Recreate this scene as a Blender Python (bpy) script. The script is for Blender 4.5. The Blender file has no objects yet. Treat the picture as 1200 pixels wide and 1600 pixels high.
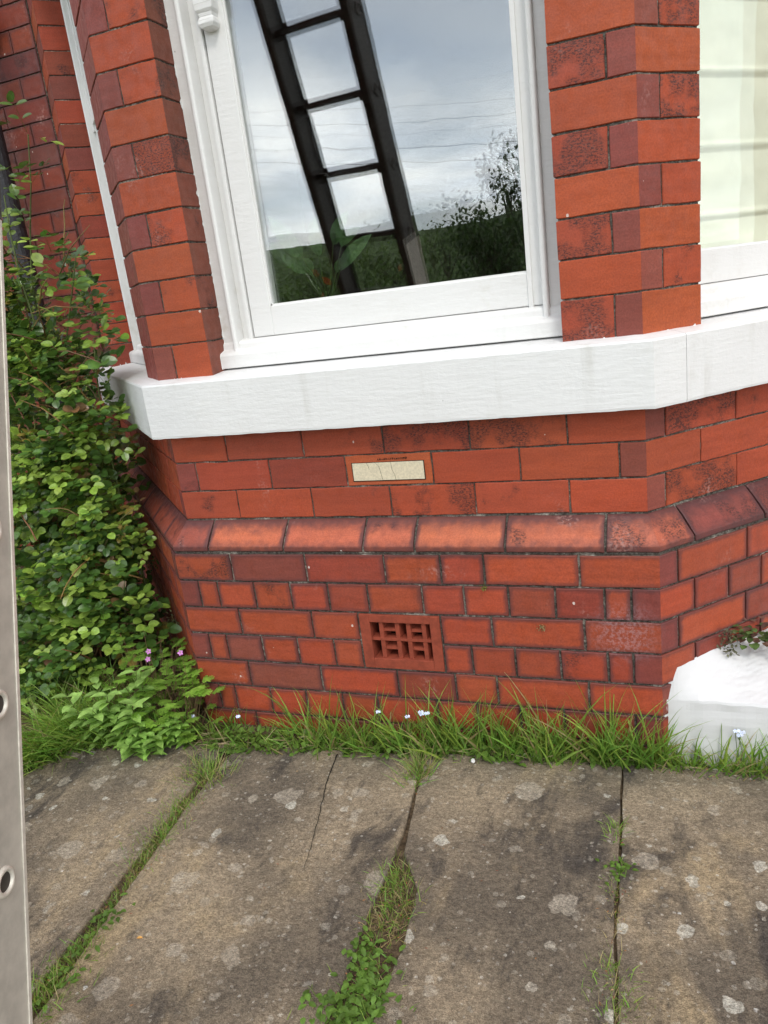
import bpy, math, random
from math import sin, cos, pi, sqrt, radians, tan, atan2
from mathutils import Vector, Matrix, noise as mnoise

# ------------------------------------------------------------------ camera, sky, sun, exposure
ZO = 0.64                       # paving top is z = -0.64 while building; everything is lifted by ZO at the end
scene = bpy.context.scene
cam = bpy.data.cameras.new('camera'); camo = bpy.data.objects.new('camera', cam)
scene.collection.objects.link(camo); scene.camera = camo
camo.location = (1.3483, -1.8012, 0.5687)
camo.rotation_euler = (1.2893, 0.1223, 0.3436)
cam.sensor_fit = 'VERTICAL'; cam.sensor_height = 36.0; cam.lens = 1173.17 / 1600 * 36.0
cam.clip_start = 0.02; cam.clip_end = 5000

SUN_EL, SUN_AZ = radians(50), radians(30)      # azimuth from straight out of the wall, towards +x
sund = Vector((cos(SUN_EL) * sin(SUN_AZ), -cos(SUN_EL) * cos(SUN_AZ), sin(SUN_EL)))
sl = bpy.data.lights.new('sun', 'SUN'); so = bpy.data.objects.new('sun', sl)
scene.collection.objects.link(so)
sl.energy = 1.1; sl.angle = radians(14); sl.color = (1.0, 0.95, 0.88)
so.rotation_euler = (-sund).to_track_quat('-Z', 'Y').to_euler(); so.location = (0, -6, 8)

world = bpy.data.worlds.new("World"); scene.world = world; world.use_nodes = True
wn, wl = world.node_tree.nodes, world.node_tree.links
wn.clear()
wo = wn.new('ShaderNodeOutputWorld'); bg = wn.new('ShaderNodeBackground'); bg.inputs[1].default_value = 0.13
sky = wn.new('ShaderNodeTexSky'); sky.sky_type = 'NISHITA'; sky.sun_disc = False
sky.sun_elevation = SUN_EL; sky.sun_rotation = pi - SUN_AZ
tc = wn.new('ShaderNodeTexCoord'); sep = wn.new('ShaderNodeSeparateXYZ')
wl.new(tc.outputs['Generated'], sep.inputs[0])
def wmath(op, a, b=None, clamp=False):
    m = wn.new('ShaderNodeMath'); m.operation = op; m.use_clamp = clamp
    for i, v in enumerate((a, b)):
        if v is None: continue
        if isinstance(v, (int, float)): m.inputs[i].default_value = v
        else: wl.new(v, m.inputs[i])
    return m.outputs[0]
zz = wmath('ADD', wmath('MAXIMUM', sep.outputs[2], 0.0), 0.12)
cx_ = wmath('DIVIDE', sep.outputs[0], zz); cy_ = wmath('DIVIDE', sep.outputs[1], zz)
comb = wn.new('ShaderNodeCombineXYZ'); wl.new(cx_, comb.inputs[0]); wl.new(cy_, comb.inputs[1])
n1 = wn.new('ShaderNodeTexNoise'); n1.inputs['Scale'].default_value = 0.9; n1.inputs['Detail'].default_value = 7
n1.inputs['Roughness'].default_value = 0.55; n1.inputs['Distortion'].default_value = 0.35
wl.new(comb.outputs[0], n1.inputs['Vector'])
cm = wn.new('ShaderNodeMapRange'); cm.inputs[1].default_value = 0.40; cm.inputs[2].default_value = 0.62
cm.inputs[3].default_value = 0.42; cm.inputs[4].default_value = 1.0
wl.new(n1.outputs[0], cm.inputs[0])
n2 = wn.new('ShaderNodeTexNoise'); n2.inputs['Scale'].default_value = 1.7; n2.inputs['Detail'].default_value = 5
wl.new(comb.outputs[0], n2.inputs['Vector'])
cr = wn.new('ShaderNodeValToRGB')
cr.color_ramp.elements[0].position = 0.32; cr.color_ramp.elements[0].color = (9.2, 9.9, 10.9, 1)
cr.color_ramp.elements[1].position = 0.66; cr.color_ramp.elements[1].color = (13.0, 12.9, 12.5, 1)
wl.new(n2.outputs[0], cr.inputs[0])
hz = wn.new('ShaderNodeMapRange'); hz.inputs[1].default_value = 0.0; hz.inputs[2].default_value = 0.5; hz.inputs[3].default_value = 2.0; hz.inputs[4].default_value = 0.95
wl.new(sep.outputs[2], hz.inputs[0]); cs = wn.new('ShaderNodeVectorMath'); cs.operation = 'SCALE'
wl.new(cr.outputs[0], cs.inputs[0]); wl.new(hz.outputs[0], cs.inputs[3])
mx = wn.new('ShaderNodeMix'); mx.data_type = 'RGBA'
wl.new(cm.outputs[0], mx.inputs[0]); wl.new(sky.outputs[0], mx.inputs[6]); wl.new(cs.outputs[0], mx.inputs[7])
wl.new(mx.outputs[2], bg.inputs[0]); wl.new(bg.outputs[0], wo.inputs[0])

scene.view_settings.view_transform = 'Standard'; scene.view_settings.look = 'None'
scene.view_settings.exposure = 0.42; scene.view_settings.gamma = 1.0
scene.view_settings.use_curve_mapping = False
scene.cycles.max_bounces = 8; scene.cycles.transparent_max_bounces = 16

# ------------------------------------------------------------------ helpers
R = random.Random(7)
q = sqrt(0.5); T = tan(pi / 8)
W = 1.2997; H = 0.0859; PR = 0.0601; ZP = -0.0858; Z0 = 0.4212; GZ = -0.64
LEN = 1.5                        # length of the two slanting sides of the bay
MAINY = LEN * q                  # plane of the main wall

class MB:
    def __init__(s):
        s.v = []; s.f = []; s.m = []; s.c = []; s.d = []; s.col = (1, 1, 1); s.dat = (0, 0, 0); s.mi = 0
    def vert(s, p, col=None, dat=None):
        s.v.append(tuple(p)); s.c.append(col or s.col); s.d.append(dat or s.dat); return len(s.v) - 1
    def face(s, *idx):
        s.f.append(idx); s.m.append(s.mi)
    def quad(s, a, b, c, d):
        i = [s.vert(p) for p in (a, b, c, d)]; s.face(*i)
    def hexa(s, P):              # 8 points: bottom 4 ccw from above, top 4
        i = [s.vert(p) for p in P]
        for t in ((3, 2, 1, 0), (4, 5, 6, 7), (0, 1, 5, 4), (1, 2, 6, 5), (2, 3, 7, 6), (3, 0, 4, 7)):
            s.face(*[i[k] for k in t])
    def box(s, x0, x1, y0, y1, z0, z1):
        s.hexa([(x0, y0, z0), (x1, y0, z0), (x1, y1, z0), (x0, y1, z0), (x0, y0, z1), (x1, y0, z1), (x1, y1, z1), (x0, y1, z1)])
    def tube(s, pts, rad, n=7, cap=True):
        pts = [Vector(p) for p in pts]; rings = []
        if not hasattr(rad, '__len__'): rad = [rad] * len(pts)
        t0 = (pts[1] - pts[0]).normalized(); up = Vector((0, 0, 1)) if abs(t0.z) < 0.9 else Vector((1, 0, 0))
        a = t0.cross(up).normalized()
        for k, p in enumerate(pts):
            t = (pts[min(k + 1, len(pts) - 1)] - pts[max(k - 1, 0)]).normalized()
            a = (a - t * a.dot(t)).normalized(); b = t.cross(a)
            rings.append([s.vert(p + (a * cos(2 * pi * j / n) + b * sin(2 * pi * j / n)) * rad[k]) for j in range(n)])
        for k in range(len(rings) - 1):
            for j in range(n):
                s.face(rings[k][j], rings[k][(j + 1) % n], rings[k + 1][(j + 1) % n], rings[k + 1][j])
        if cap:
            s.face(*rings[0][::-1]); s.face(*rings[-1])
    def build(s, name, mats, parent=None, smooth=False, at=None, bevel=0):
        if not isinstance(mats, (list, tuple)): mats = [mats]
        o0 = Vector(at) if at else (parent['_o'] if parent is not None and '_o' in parent else Vector((0, 0, 0)))
        o0 = Vector(o0)
        me = bpy.data.meshes.new(name)
        me.from_pydata([(a - o0.x, b - o0.y, c - o0.z) for a, b, c in s.v], [], s.f)
        for m in mats: me.materials.append(m)
        me.polygons.foreach_set('material_index', s.m)
        if smooth: me.polygons.foreach_set('use_smooth', [True] * len(s.f))
        ca = me.color_attributes.new('Col', 'FLOAT_COLOR', 'POINT'); fl = []
        for c in s.c: fl += [c[0], c[1], c[2], 1.0]
        ca.data.foreach_set('color', fl)
        da = me.color_attributes.new('Dat', 'FLOAT_COLOR', 'POINT'); fl = []
        for c in s.d: fl += [c[0], c[1], c[2], 1.0]
        da.data.foreach_set('color', fl)
        me.update()
        ob = bpy.data.objects.new(name, me); scene.collection.objects.link(ob)
        if parent is not None: ob.parent = parent
        else: ob.location = o0
        ob['_o'] = tuple(o0) 
        if bevel:
            b = ob.modifiers.new('bevel', 'BEVEL'); b.width = bevel; b.segments = 2; b.limit_method = 'ANGLE'; b.angle_limit = radians(30)
        return ob

def tag(o, label=None, cat=None, group=None, kind=None):
    if label: o['label'] = label
    if cat: o['category'] = cat
    if group: o['group'] = group
    if kind: o['kind'] = kind
    return o
def empty(name, loc, label, cat, group=None):
    o = bpy.data.objects.new(name, None); scene.collection.objects.link(o)
    o.location = loc; o.empty_display_size = 0.05; o['_o'] = tuple(loc)
    return tag(o, label, cat, group)

# ------------------------------------------------------------------ materials
class NT:
    def __init__(s, name):
        s.mat = bpy.data.materials.new(name); s.mat.use_nodes = True
        s.n = s.mat.node_tree.nodes; s.l = s.mat.node_tree.links
        s.b = s.n['Principled BSDF']; s.out = s.n['Material Output']
        s.tc = s.n.new('ShaderNodeTexCoord')
    def link(s, a, b): s.l.new(a, b)
    def coord(s, scale=(1, 1, 1), kind='Object', rand=False, rot=(0, 0, 0)):
        mp = s.n.new('ShaderNodeMapping'); mp.inputs['Scale'].default_value = scale; mp.inputs['Rotation'].default_value = rot
        s.link(s.tc.outputs[kind], mp.inputs[0])
        if rand:
            oi = s.n.new('ShaderNodeObjectInfo'); m = s.math('MULTIPLY', oi.outputs['Random'], 40.0)
            cb = s.n.new('ShaderNodeCombineXYZ'); s.link(m, cb.inputs[0]); s.link(m, cb.inputs[1])
            s.link(cb.outputs[0], mp.inputs['Location'])
        return mp.outputs[0]
    def noise(s, scale, detail=4, rough=0.55, vec=None, dist=0.0):
        t = s.n.new('ShaderNodeTexNoise'); t.inputs['Scale'].default_value = scale; t.inputs['Detail'].default_value = detail
        t.inputs['Roughness'].default_value = rough; t.inputs['Distortion'].default_value = dist
        s.link(vec if vec is not None else s.coord(), t.inputs['Vector']); return t.outputs[0]
    def math(s, op, a, b=0.0, clamp=False):
        m = s.n.new('ShaderNodeMath'); m.operation = op; m.use_clamp = clamp
        for i, v in enumerate((a, b)):
            if isinstance(v, (int, float)): m.inputs[i].default_value = v
            else: s.link(v, m.inputs[i])
        return m.outputs[0]
    def ramp(s, v, a, b, lo=0.0, hi=1.0, smooth=True):
        m = s.n.new('ShaderNodeMapRange'); m.interpolation_type = 'SMOOTHSTEP' if smooth else 'LINEAR'
        for i, x in enumerate((a, b, lo, hi)):
            if isinstance(x, (int, float)): m.inputs[i + 1].default_value = x
            else: s.link(x, m.inputs[i + 1])
        s.link(v, m.inputs[0]); return m.outputs[0]
    def mix(s, f, a, b, blend='MIX'):
        m = s.n.new('ShaderNodeMix'); m.data_type = 'RGBA'; m.blend_type = blend
        for i, v in ((0, f), (6, a), (7, b)):
            if isinstance(v, (int, float)): m.inputs[i].default_value = v
            elif isinstance(v, tuple): m.inputs[i].default_value = (*v, 1)
            else: s.link(v, m.inputs[i])
        return m.outputs[2]
    def attr(s, name):
        a = s.n.new('ShaderNodeAttribute'); a.attribute_name = name; return a
    def bump(s, h, strength=0.3, dist=0.002, prev=None):
        b = s.n.new('ShaderNodeBump'); b.inputs['Strength'].default_value = strength; b.inputs['Distance'].default_value = dist
        s.link(h, b.inputs['Height'])
        if prev: s.link(prev, b.inputs['Normal'])
        return b.outputs[0]
    def scalecol(s, col, f):   # multiply colour by value
        v = s.n.new('ShaderNodeVectorMath'); v.operation = 'SCALE'
        s.link(col, v.inputs[0])
        if isinstance(f, (int, float)): v.inputs[3].default_value = f
        else: s.link(f, v.inputs[3])
        return v.outputs[0]
    def fin(s, col=None, rough=0.7, normal=None, spec=0.4, metal=0.0):
        if col is not None:
            if isinstance(col, tuple): s.b.inputs['Base Color'].default_value = (*col, 1)
            else: s.link(col, s.b.inputs['Base Color'])
        if isinstance(rough, (int, float)): s.b.inputs['Roughness'].default_value = rough
        else: s.link(rough, s.b.inputs['Roughness'])
        if normal is not None: s.link(normal, s.b.inputs['Normal'])
        s.b.inputs['Specular IOR Level'].default_value = spec; s.b.inputs['Metallic'].default_value = metal
        return s.mat

def mat_brick():
    t = NT('glazed_red_brick'); c = t.attr('Col').outputs['Color']; d = t.attr('Dat')
    sp = t.n.new('ShaderNodeSeparateColor'); t.link(d.outputs['Color'], sp.inputs[0])
    edge, soot, worn = sp.outputs[0], sp.outputs[1], sp.outputs[2]
    grain = t.ramp(t.noise(260, 3), 0.3, 0.7, 0.86, 1.14)
    hue = t.ramp(t.noise(2.3, 4, 0.6), 0.35, 0.65)
    c = t.mix(t.math('MULTIPLY', hue, 0.45), c, t.mix(1.0, c, (0.88, 0.84, 1.02), 'MULTIPLY'))
    streak = t.ramp(t.noise(9, 5, 0.6, t.coord((1, 1, 7))), 0.3, 0.7, 0.91, 1.09)
    col = t.scalecol(t.scalecol(c, grain), streak)
    mott = t.ramp(t.noise(22, 5), 0.35, 0.75)
    col = t.mix(t.math('MULTIPLY', mott, 0.30), col, t.mix(0.5, col, (0.22, 0.045, 0.028)))
    # soot: scaly black flecks in a blotch
    blot = t.ramp(t.noise(13, 3), t.math('SUBTRACT', 0.86, t.math('MULTIPLY', soot, 0.5)), t.math('SUBTRACT', 1.0, t.math('MULTIPLY', soot, 0.5)))
    fl = t.ramp(t.noise(150, 6, 0.75, t.coord((1, 1, 1.9))), 0.47, 0.56)
    flecks = t.math('MULTIPLY', blot, t.math('ADD', t.math('MULTIPLY', fl, 0.62), 0.22), True)
    col = t.mix(flecks, col, (0.028, 0.016, 0.016))
    # firing-darkened arrises (lower wall)
    en = t.math('ADD', edge, t.math('MULTIPLY', t.math('SUBTRACT', t.noise(45, 5), 0.5), 0.9))
    ed = t.math('MULTIPLY', t.ramp(en, 0.10, 1.05, 1.0, 0.0), worn)
    col = t.mix(ed, col, (0.085, 0.032, 0.032))
    run_ = t.math('MULTIPLY', t.ramp(t.noise(7, 6, 0.7, t.coord((1, 1, .22))), 0.54, 0.78), t.ramp(t.noise(1.7, 3), 0.40, 0.62))
    col = t.mix(t.math('MULTIPLY', run_, 0.55), col, (0.045, 0.026, 0.024))
    chip = t.ramp(t.math('ADD', edge, t.math('MULTIPLY', t.math('SUBTRACT', t.noise(75, 4, 0.7), 0.5), 1.5)), -0.24, -0.12, 1.0, 0.0)
    col = t.mix(t.math('MULTIPLY', chip, 0.85), col, (0.13, 0.085, 0.065))
    pit = t.ramp(t.noise(230, 4, 0.8), 0.66, 0.72)
    col = t.mix(t.math('MULTIPLY', pit, 0.7), col, (0.05, 0.025, 0.02))
    # pale dry bloom and old paint specks
    bl = t.math('MULTIPLY', t.ramp(t.noise(6.5, 4, 0.6), 0.60, 0.75), t.ramp(t.noise(120, 5), 0.45, 0.65))
    col = t.mix(t.math('MULTIPLY', bl, 0.45), col, (0.50, 0.30, 0.26))
    vo = t.n.new('ShaderNodeTexVoronoi'); vo.inputs['Scale'].default_value = 38; t.link(t.coord((1, 1, 0.8)), vo.inputs['Vector'])
    vr = t.n.new('ShaderNodeSeparateColor'); t.link(vo.outputs['Color'], vr.inputs[0])
    sel = t.ramp(vr.outputs[0], 0.955, 0.96); rad = t.ramp(vr.outputs[1], 0, 1, 0.05, 0.13)
    dd = t.math('ADD', vo.outputs['Distance'], t.math('MULTIPLY', t.math('SUBTRACT', t.noise(300, 2), 0.5), 0.12))
    spot = t.math('MULTIPLY', sel, t.math('LESS_THAN', dd, rad))
    col = t.mix(t.math('MULTIPLY', spot, 0.8), col, (0.62, 0.55, 0.50))
    vl_ = t.n.new('ShaderNodeVectorMath'); vl_.operation = 'DISTANCE'; t.link(t.tc.outputs['Object'], vl_.inputs[0]); vl_.inputs[1].default_value = (1.24 - .65, -.06 - .5, -.29 - GZ)
    sal = t.math('MULTIPLY', t.ramp(vl_.outputs['Value'], 0.02, 0.11, 1.0, 0.0), t.ramp(t.noise(140, 5, 0.7), 0.42, 0.62))
    col = t.mix(t.math('MULTIPLY', sal, 0.20), col, (0.60, 0.50, 0.55))
    h = t.math('ADD', t.noise(170, 5, 0.6), t.math('MULTIPLY', t.noise(30, 4), 1.5))
    return t.fin(col, t.ramp(t.noise(40, 3), 0.3, 0.7, 0.42, 0.72), t.bump(h, 0.35, 0.0016), 0.35)

def mat_mortar():
    t = NT('mortar'); n = t.ramp(t.noise(140, 6, 0.7), 0.35, 0.68)
    col = t.mix(n, (0.09, 0.078, 0.062), (0.44, 0.41, 0.35))
    col = t.mix(t.ramp(t.noise(9, 4), 0.5, 0.62), t.mix(0.65, col, (0.03, 0.027, 0.024)), col)
    return t.fin(col, 0.95, t.bump(t.noise(110, 6, 0.75), 1.0, 0.006), 0.1)

def mat_paint(name, base=(0.73, 0.725, 0.71), dirt=(0.42, 0.38, 0.28), amt=0.5, brush=True):
    t = NT(name)
    d = t.math('MULTIPLY', t.ramp(t.noise(3.2, 6, 0.65), 0.50, 0.80), t.ramp(t.noise(60, 5), 0.35, 0.75))
    col = t.mix(t.math('MULTIPLY', d, amt), base, dirt)
    rn = t.math('MULTIPLY', t.ramp(t.noise(16, 5, 0.6, t.coord((1, 1, .12))), 0.55, 0.75), t.ramp(t.noise(2.1, 3), 0.42, 0.62))
    col = t.mix(t.math('MULTIPLY', rn, 0.28), col, (0.36, 0.34, 0.27))
    vo = t.n.new('ShaderNodeTexVoronoi'); vo.inputs['Scale'].default_value = 26; t.link(t.coord(), vo.inputs['Vector'])
    vr = t.n.new('ShaderNodeSeparateColor'); t.link(vo.outputs['Color'], vr.inputs[0])
    spot = t.math('MULTIPLY', t.ramp(vr.outputs[0], 0.93, 0.94), t.math('LESS_THAN', t.math('ADD', vo.outputs['Distance'], t.math('MULTIPLY', t.noise(200, 2), 0.08)), 0.085))
    col = t.mix(t.math('MULTIPLY', spot, 0.5), col, (0.10, 0.08, 0.06))
    h = t.math('ADD', t.noise(18, 5, 0.6, t.coord((1, 1, 5))), t.math('MULTIPLY', t.noise(120, 4), 0.35))
    return t.fin(col, t.ramp(t.noise(12, 3), 0.3, 0.7, 0.38, 0.6), t.bump(h, 0.45 if brush else 0.25, 0.003), 0.4)

def mat_leaf(name, trans=0.3, rough=0.36, spec=0.5):
    t = NT(name); c = t.attr('Col').outputs['Color']
    col = t.scalecol(c, t.ramp(t.noise(70, 3), 0.3, 0.7, 0.8, 1.2))
    t.fin(col, rough, t.bump(t.noise(130, 3), 0.3, 0.001), spec)
    tr = t.n.new('ShaderNodeBsdfTranslucent'); t.link(t.mix(0.5, col, t.mix(1.0, col, (1.5, 1.6, 0.5), 'MULTIPLY')), tr.inputs[0])
    ms = t.n.new('ShaderNodeMixShader'); ms.inputs[0].default_value = trans
    t.link(t.b.outputs[0], ms.inputs[1]); t.link(tr.outputs[0], ms.inputs[2]); t.link(ms.outputs[0], t.out.inputs[0])
    return t.mat

def mat_flag():
    t = NT('york_stone'); V = lambda sc=(1, 1, 1), rot=(0, 0, 0): t.coord(sc, 'Object', True, rot)
    big = t.ramp(t.noise(2.6, 6, 0.62, V((1, 1, 1), (0, 0, 0))), 0.36, 0.66)
    col = t.mix(big, (0.145, 0.120, 0.090), (0.315, 0.252, 0.172))
    och = t.ramp(t.noise(4.2, 5, 0.6, V((1, 0.45, 1), (0, 0, -0.75)), 0.4), 0.52, 0.74)
    col = t.mix(t.math('MULTIPLY', och, 0.85), col, (0.43, 0.33, 0.195))
    dk = t.ramp(t.noise(4.0, 7, 0.66, V((1.2, 0.5, 1), (0, 0, -0.7)), 0.6), 0.52, 0.66)
    col = t.mix(t.math('MULTIPLY', dk, 0.80), col, (0.050, 0.045, 0.042))
    dk2 = t.ramp(t.noise(13, 7, 0.72, V((1.2, 0.6, 1), (0, 0, -0.7)), 0.4), 0.55, 0.68)
    col = t.mix(t.math('MULTIPLY', dk2, 0.6), col, (0.052, 0.046, 0.042))
    def spots(scale, thr, rlo, rhi, c, amt):
        nonlocal col
        vo = t.n.new('ShaderNodeTexVoronoi'); vo.inputs['Scale'].default_value = scale
        vv = t.n.new('ShaderNodeVectorMath'); vv.operation = 'ADD'
        ns = t.n.new('ShaderNodeTexNoise'); ns.inputs['Scale'].default_value = scale * 2.2; ns.inputs['Detail'].default_value = 5
        t.link(V(), ns.inputs['Vector'])
        sc = t.scalecol(ns.outputs['Color'], 0.045 * 10 / scale); t.link(V(), vv.inputs[0]); t.link(sc, vv.inputs[1])
        t.link(vv.outputs[0], vo.inputs['Vector'])
        sc2 = t.n.new('ShaderNodeSeparateColor'); t.link(vo.outputs['Color'], sc2.inputs[0])
        rad = t.ramp(sc2.outputs[1], 0, 1, rlo, rhi, False)
        m = t.math('MULTIPLY', t.ramp(vo.outputs['Distance'], t.math('SUBTRACT', rad, 0.03), rad, 1.0, 0.0), t.math('GREATER_THAN', sc2.outputs[0], thr))
        m = t.math('MULTIPLY', m, t.ramp(t.noise(150, 5, 0.7, V()), 0.30, 0.62, 0.35, 1.0))
        m = t.math('MULTIPLY', m, t.ramp(sc2.outputs[2], 0, 1, 0.35, 1.0))
        col = t.mix(t.math('MULTIPLY', m, amt), col, c)
    spots(46, 0.62, .12, .36, (0.48, 0.44, 0.36), 0.8); spots(85, 0.70, .10, .36, (0.52, 0.49, 0.42), 0.7)
    spots(9, 0.45, 0.14, 0.36, (0.44, 0.39, 0.31), 0.75)
    spots(21, 0.55, 0.12, 0.34, (0.47, 0.43, 0.35), 0.80)
    spots(15, 0.72, 0.10, 0.32, (0.56, 0.54, 0.46), 0.85)
    spots(34, 0.965, 0.08, 0.2, (0.62, 0.62, 0.58), 0.8)
    gr = t.math('MULTIPLY', t.ramp(t.noise(420, 3, 0.7, V()), 0.28, 0.72, 0.62, 1.38), t.ramp(t.noise(170, 4, 0.75, V()), 0.3, 0.7, 0.70, 1.30))
    g2 = t.ramp(t.noise(70, 5, 0.7, V()), 0.3, 0.7, 0.80, 1.2)
    col = t.scalecol(t.scalecol(col, gr), g2)
    h = t.math('ADD', t.math('MULTIPLY', t.noise(26, 8, 0.7, V((1, 1.6, 1), (0, 0, -.7))), 1.6), t.math('MULTIPLY', t.noise(300, 3, 0.7, V()), 0.5))
    return t.fin(col, 0.9, t.bump(h, 0.9, 0.008), 0.2)

def mat_ground():
    t = NT('earth_and_grass')
    soil = t.mix(t.ramp(t.noise(60, 6, 0.7), 0.35, 0.7), (0.060, 0.044, 0.028), (0.20, 0.145, 0.09))
    green = t.mix(t.ramp(t.noise(0.09, 8, 0.75), 0.42, 0.58), (0.020, 0.034, 0.012), (0.105, 0.150, 0.050))
    green = t.mix(t.ramp(t.noise(0.012, 3), 0.56, 0.60), green, (0.10, 0.145, 0.05))
    vl = t.n.new('ShaderNodeVectorMath'); vl.operation = 'LENGTH'; t.link(t.tc.outputs['Object'], vl.inputs[0])
    col = t.mix(t.ramp(vl.outputs['Value'], 3.5, 5.0), soil, green)
    return t.fin(col, 0.95, t.bump(t.noise(60, 6, 0.75), 0.9, 0.012), 0.1)

def mat_glass(ior=1.85, name='window_glass'):
    t = NT(name); t.n.remove(t.b)
    fr = t.n.new('ShaderNodeFresnel'); ge = t.n.new('ShaderNodeNewGeometry')
    t.link(t.ramp(ge.outputs['Backfacing'], 0, 1, ior, 1 / ior, False), fr.inputs[0])
    gl = t.n.new('ShaderNodeBsdfGlossy'); gl.inputs['Roughness'].default_value = 0.0; gl.inputs['Color'].default_value = (0.98, 0.99, 1, 1); t.link(t.bump(t.noise(4.5, 2), 0.2, 0.0014), gl.inputs['Normal'])
    tr = t.n.new('ShaderNodeBsdfTransparent'); tr.inputs[0].default_value = (0.975, 0.985, 0.98, 1)
    ms = t.n.new('ShaderNodeMixShader'); t.link(fr.outputs[0], ms.inputs[0]); t.link(tr.outputs[0], ms.inputs[1]); t.link(gl.outputs[0], ms.inputs[2])
    t.link(ms.outputs[0], t.out.inputs[0]); return t.mat

def mat_simple(name, col, rough=0.8, spec=0.3, metal=0.0, var=0.15, scale=40, bump=0.2, bd=0.002):
    t = NT(name); rgb = t.n.new('ShaderNodeRGB'); rgb.outputs[0].default_value = (*col, 1)
    c = t.scalecol(rgb.outputs[0], t.ramp(t.noise(scale, 5, 0.65), 0.3, 0.7, 1 - var, 1 + var))
    return t.fin(c, rough, t.bump(t.noise(scale * 3, 4), bump, bd), spec, metal)
def mat_attr(name, rough=0.8, spec=0.3):
    t = NT(name); c = t.attr('Col').outputs['Color']
    return t.fin(t.scalecol(c, t.ramp(t.noise(120, 4), 0.3, 0.7, 0.75, 1.2)), rough, t.bump(t.noise(200, 4), 0.4, 0.001), spec)

M_BRICK = mat_brick(); M_MORTAR = mat_mortar()
M_PAINT = mat_paint('white_gloss_paint'); M_SILL = mat_paint('white_masonry_paint', (0.715, 0.715, 0.705), (0.46, 0.44, 0.37), 0.45)
M_STEP = mat_paint('white_rough_paint', (0.60, 0.60, 0.60), (0.22, 0.19, 0.15), 0.8, False)
M_LEAF = mat_leaf('glossy_leaf', 0.22, 0.30, 0.6); M_GRASS = mat_leaf('grass_blade', 0.35, 0.5, 0.4); M_SOFT = mat_leaf('soft_leaf', 0.32, 0.55, 0.3)
M_FLAG = mat_flag(); M_GROUND = mat_ground(); M_GLASS = mat_glass(); M_GLASS2 = mat_glass(1.30, 'clear_glass')
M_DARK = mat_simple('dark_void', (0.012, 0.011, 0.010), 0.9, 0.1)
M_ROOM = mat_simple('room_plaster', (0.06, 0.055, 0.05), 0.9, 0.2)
M_BLIND = mat_simple('cream_blind_cloth', (0.78, 0.76, 0.62), 0.9, 0.1, 0, 0.05, 8, 0.05, 0.0005)
M_IRON = mat_simple('black_iron', (0.018, 0.018, 0.022), 0.55, 0.5, 0, 0.5, 60, 0.8, 0.003)
M_ALU = mat_simple('weathered_aluminium', (0.46, 0.44, 0.38), 0.6, 0.4, 0.15, 0.14, 18, 0.15, 0.001)
M_ALU_SHADE = mat_simple('shade_dark_aluminium', (0.055, 0.048, 0.040), 0.55, 0.4, 0.1, 0.3, 18, 0.15, 0.001)  # shade put into the colour: darkened ladder metal, so its reflection looks backlit
M_ALUE = mat_simple('worn_aluminium_edge', (0.66, 0.63, 0.55), 0.5, 0.5, 0.3, 0.12, 60, 0.3, 0.001)
M_CLAY = mat_simple('terracotta', (0.245, 0.050, 0.026), 0.75, 0.3, 0, 0.18, 60, 0.5, 0.0015)
M_INSET = mat_simple('pale_stone_inset', (0.62, 0.55, 0.40), 0.85, 0.2, 0, 0.12, 200, 0.4, 0.001)
M_BARK = mat_attr('stem_bark', 0.75); M_BARE = mat_simple('tree_bark', (0.07, 0.055, 0.04), 0.9, 0.2, 0, 0.3, 12, 0.8, 0.02)
M_PETAL = mat_attr('petal', 0.7); M_WOOD = mat_simple('brown_sash', (0.10, 0.08, 0.06)); M_CRACK = mat_simple('crack_dirt', (0.025, 0.022, 0.018), 0.95, 0.05)
M_LITTER = mat_attr('litter', 0.85); M_STONE = mat_simple('lintel_stone', (0.45, 0.42, 0.36), 0.9)

# ------------------------------------------------------------------ the bay: coordinates
def fac(f, s, off=0.0):
    if f == 'L': return Vector((-q * s - q * off, q * s - q * off))
    if f == 'C': return Vector((s, -off))
    return Vector((W + q * s + q * off, q * s - q * off))
def corner(k, off=0.0):          # k = 'L' or 'R'
    return Vector((-off * T, -off)) if k == 'L' else Vector((W + off * T, -off))
def bpath(a, b, off=0.0):        # path of points from (facet, s) to (facet, s), left to right
    pts = [fac(*a, off)]; order = 'LCR'
    i, j = order.index(a[0]), order.index(b[0])
    while i < j:
        pts.append(corner('L' if i == 0 else 'R', off)); i += 1
    pts.append(fac(*b, off)); return pts

def miters(pts):
    out = []
    for i, p in enumerate(pts):
        ns = []
        if i > 0: d = (p - pts[i - 1]).normalized(); ns.append(Vector((d.y, -d.x)))
        if i < len(pts) - 1: d = (pts[i + 1] - p).normalized(); ns.append(Vector((d.y, -d.x)))
        if len(ns) == 2:
            m = (ns[0] + ns[1]); m = m / (m.length_squared / 2)
        else: m = ns[0]
        out.append(m)
    return out

def brickcol(kind=None):
    r = R.random()
    if kind == 'purple' or (kind is None and r < 0.10): b = (0.215, 0.053, 0.037)
    elif r < 0.55: b = (0.355, 0.064, 0.026)
    elif r < 0.82: b = (0.310, 0.057, 0.026)
    else: b = (0.255, 0.050, 0.027)
    k = R.uniform(0.90, 1.10); g = R.uniform(0.92, 1.12)
    return (b[0] * k, b[1] * k * g, b[2] * k)

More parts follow.
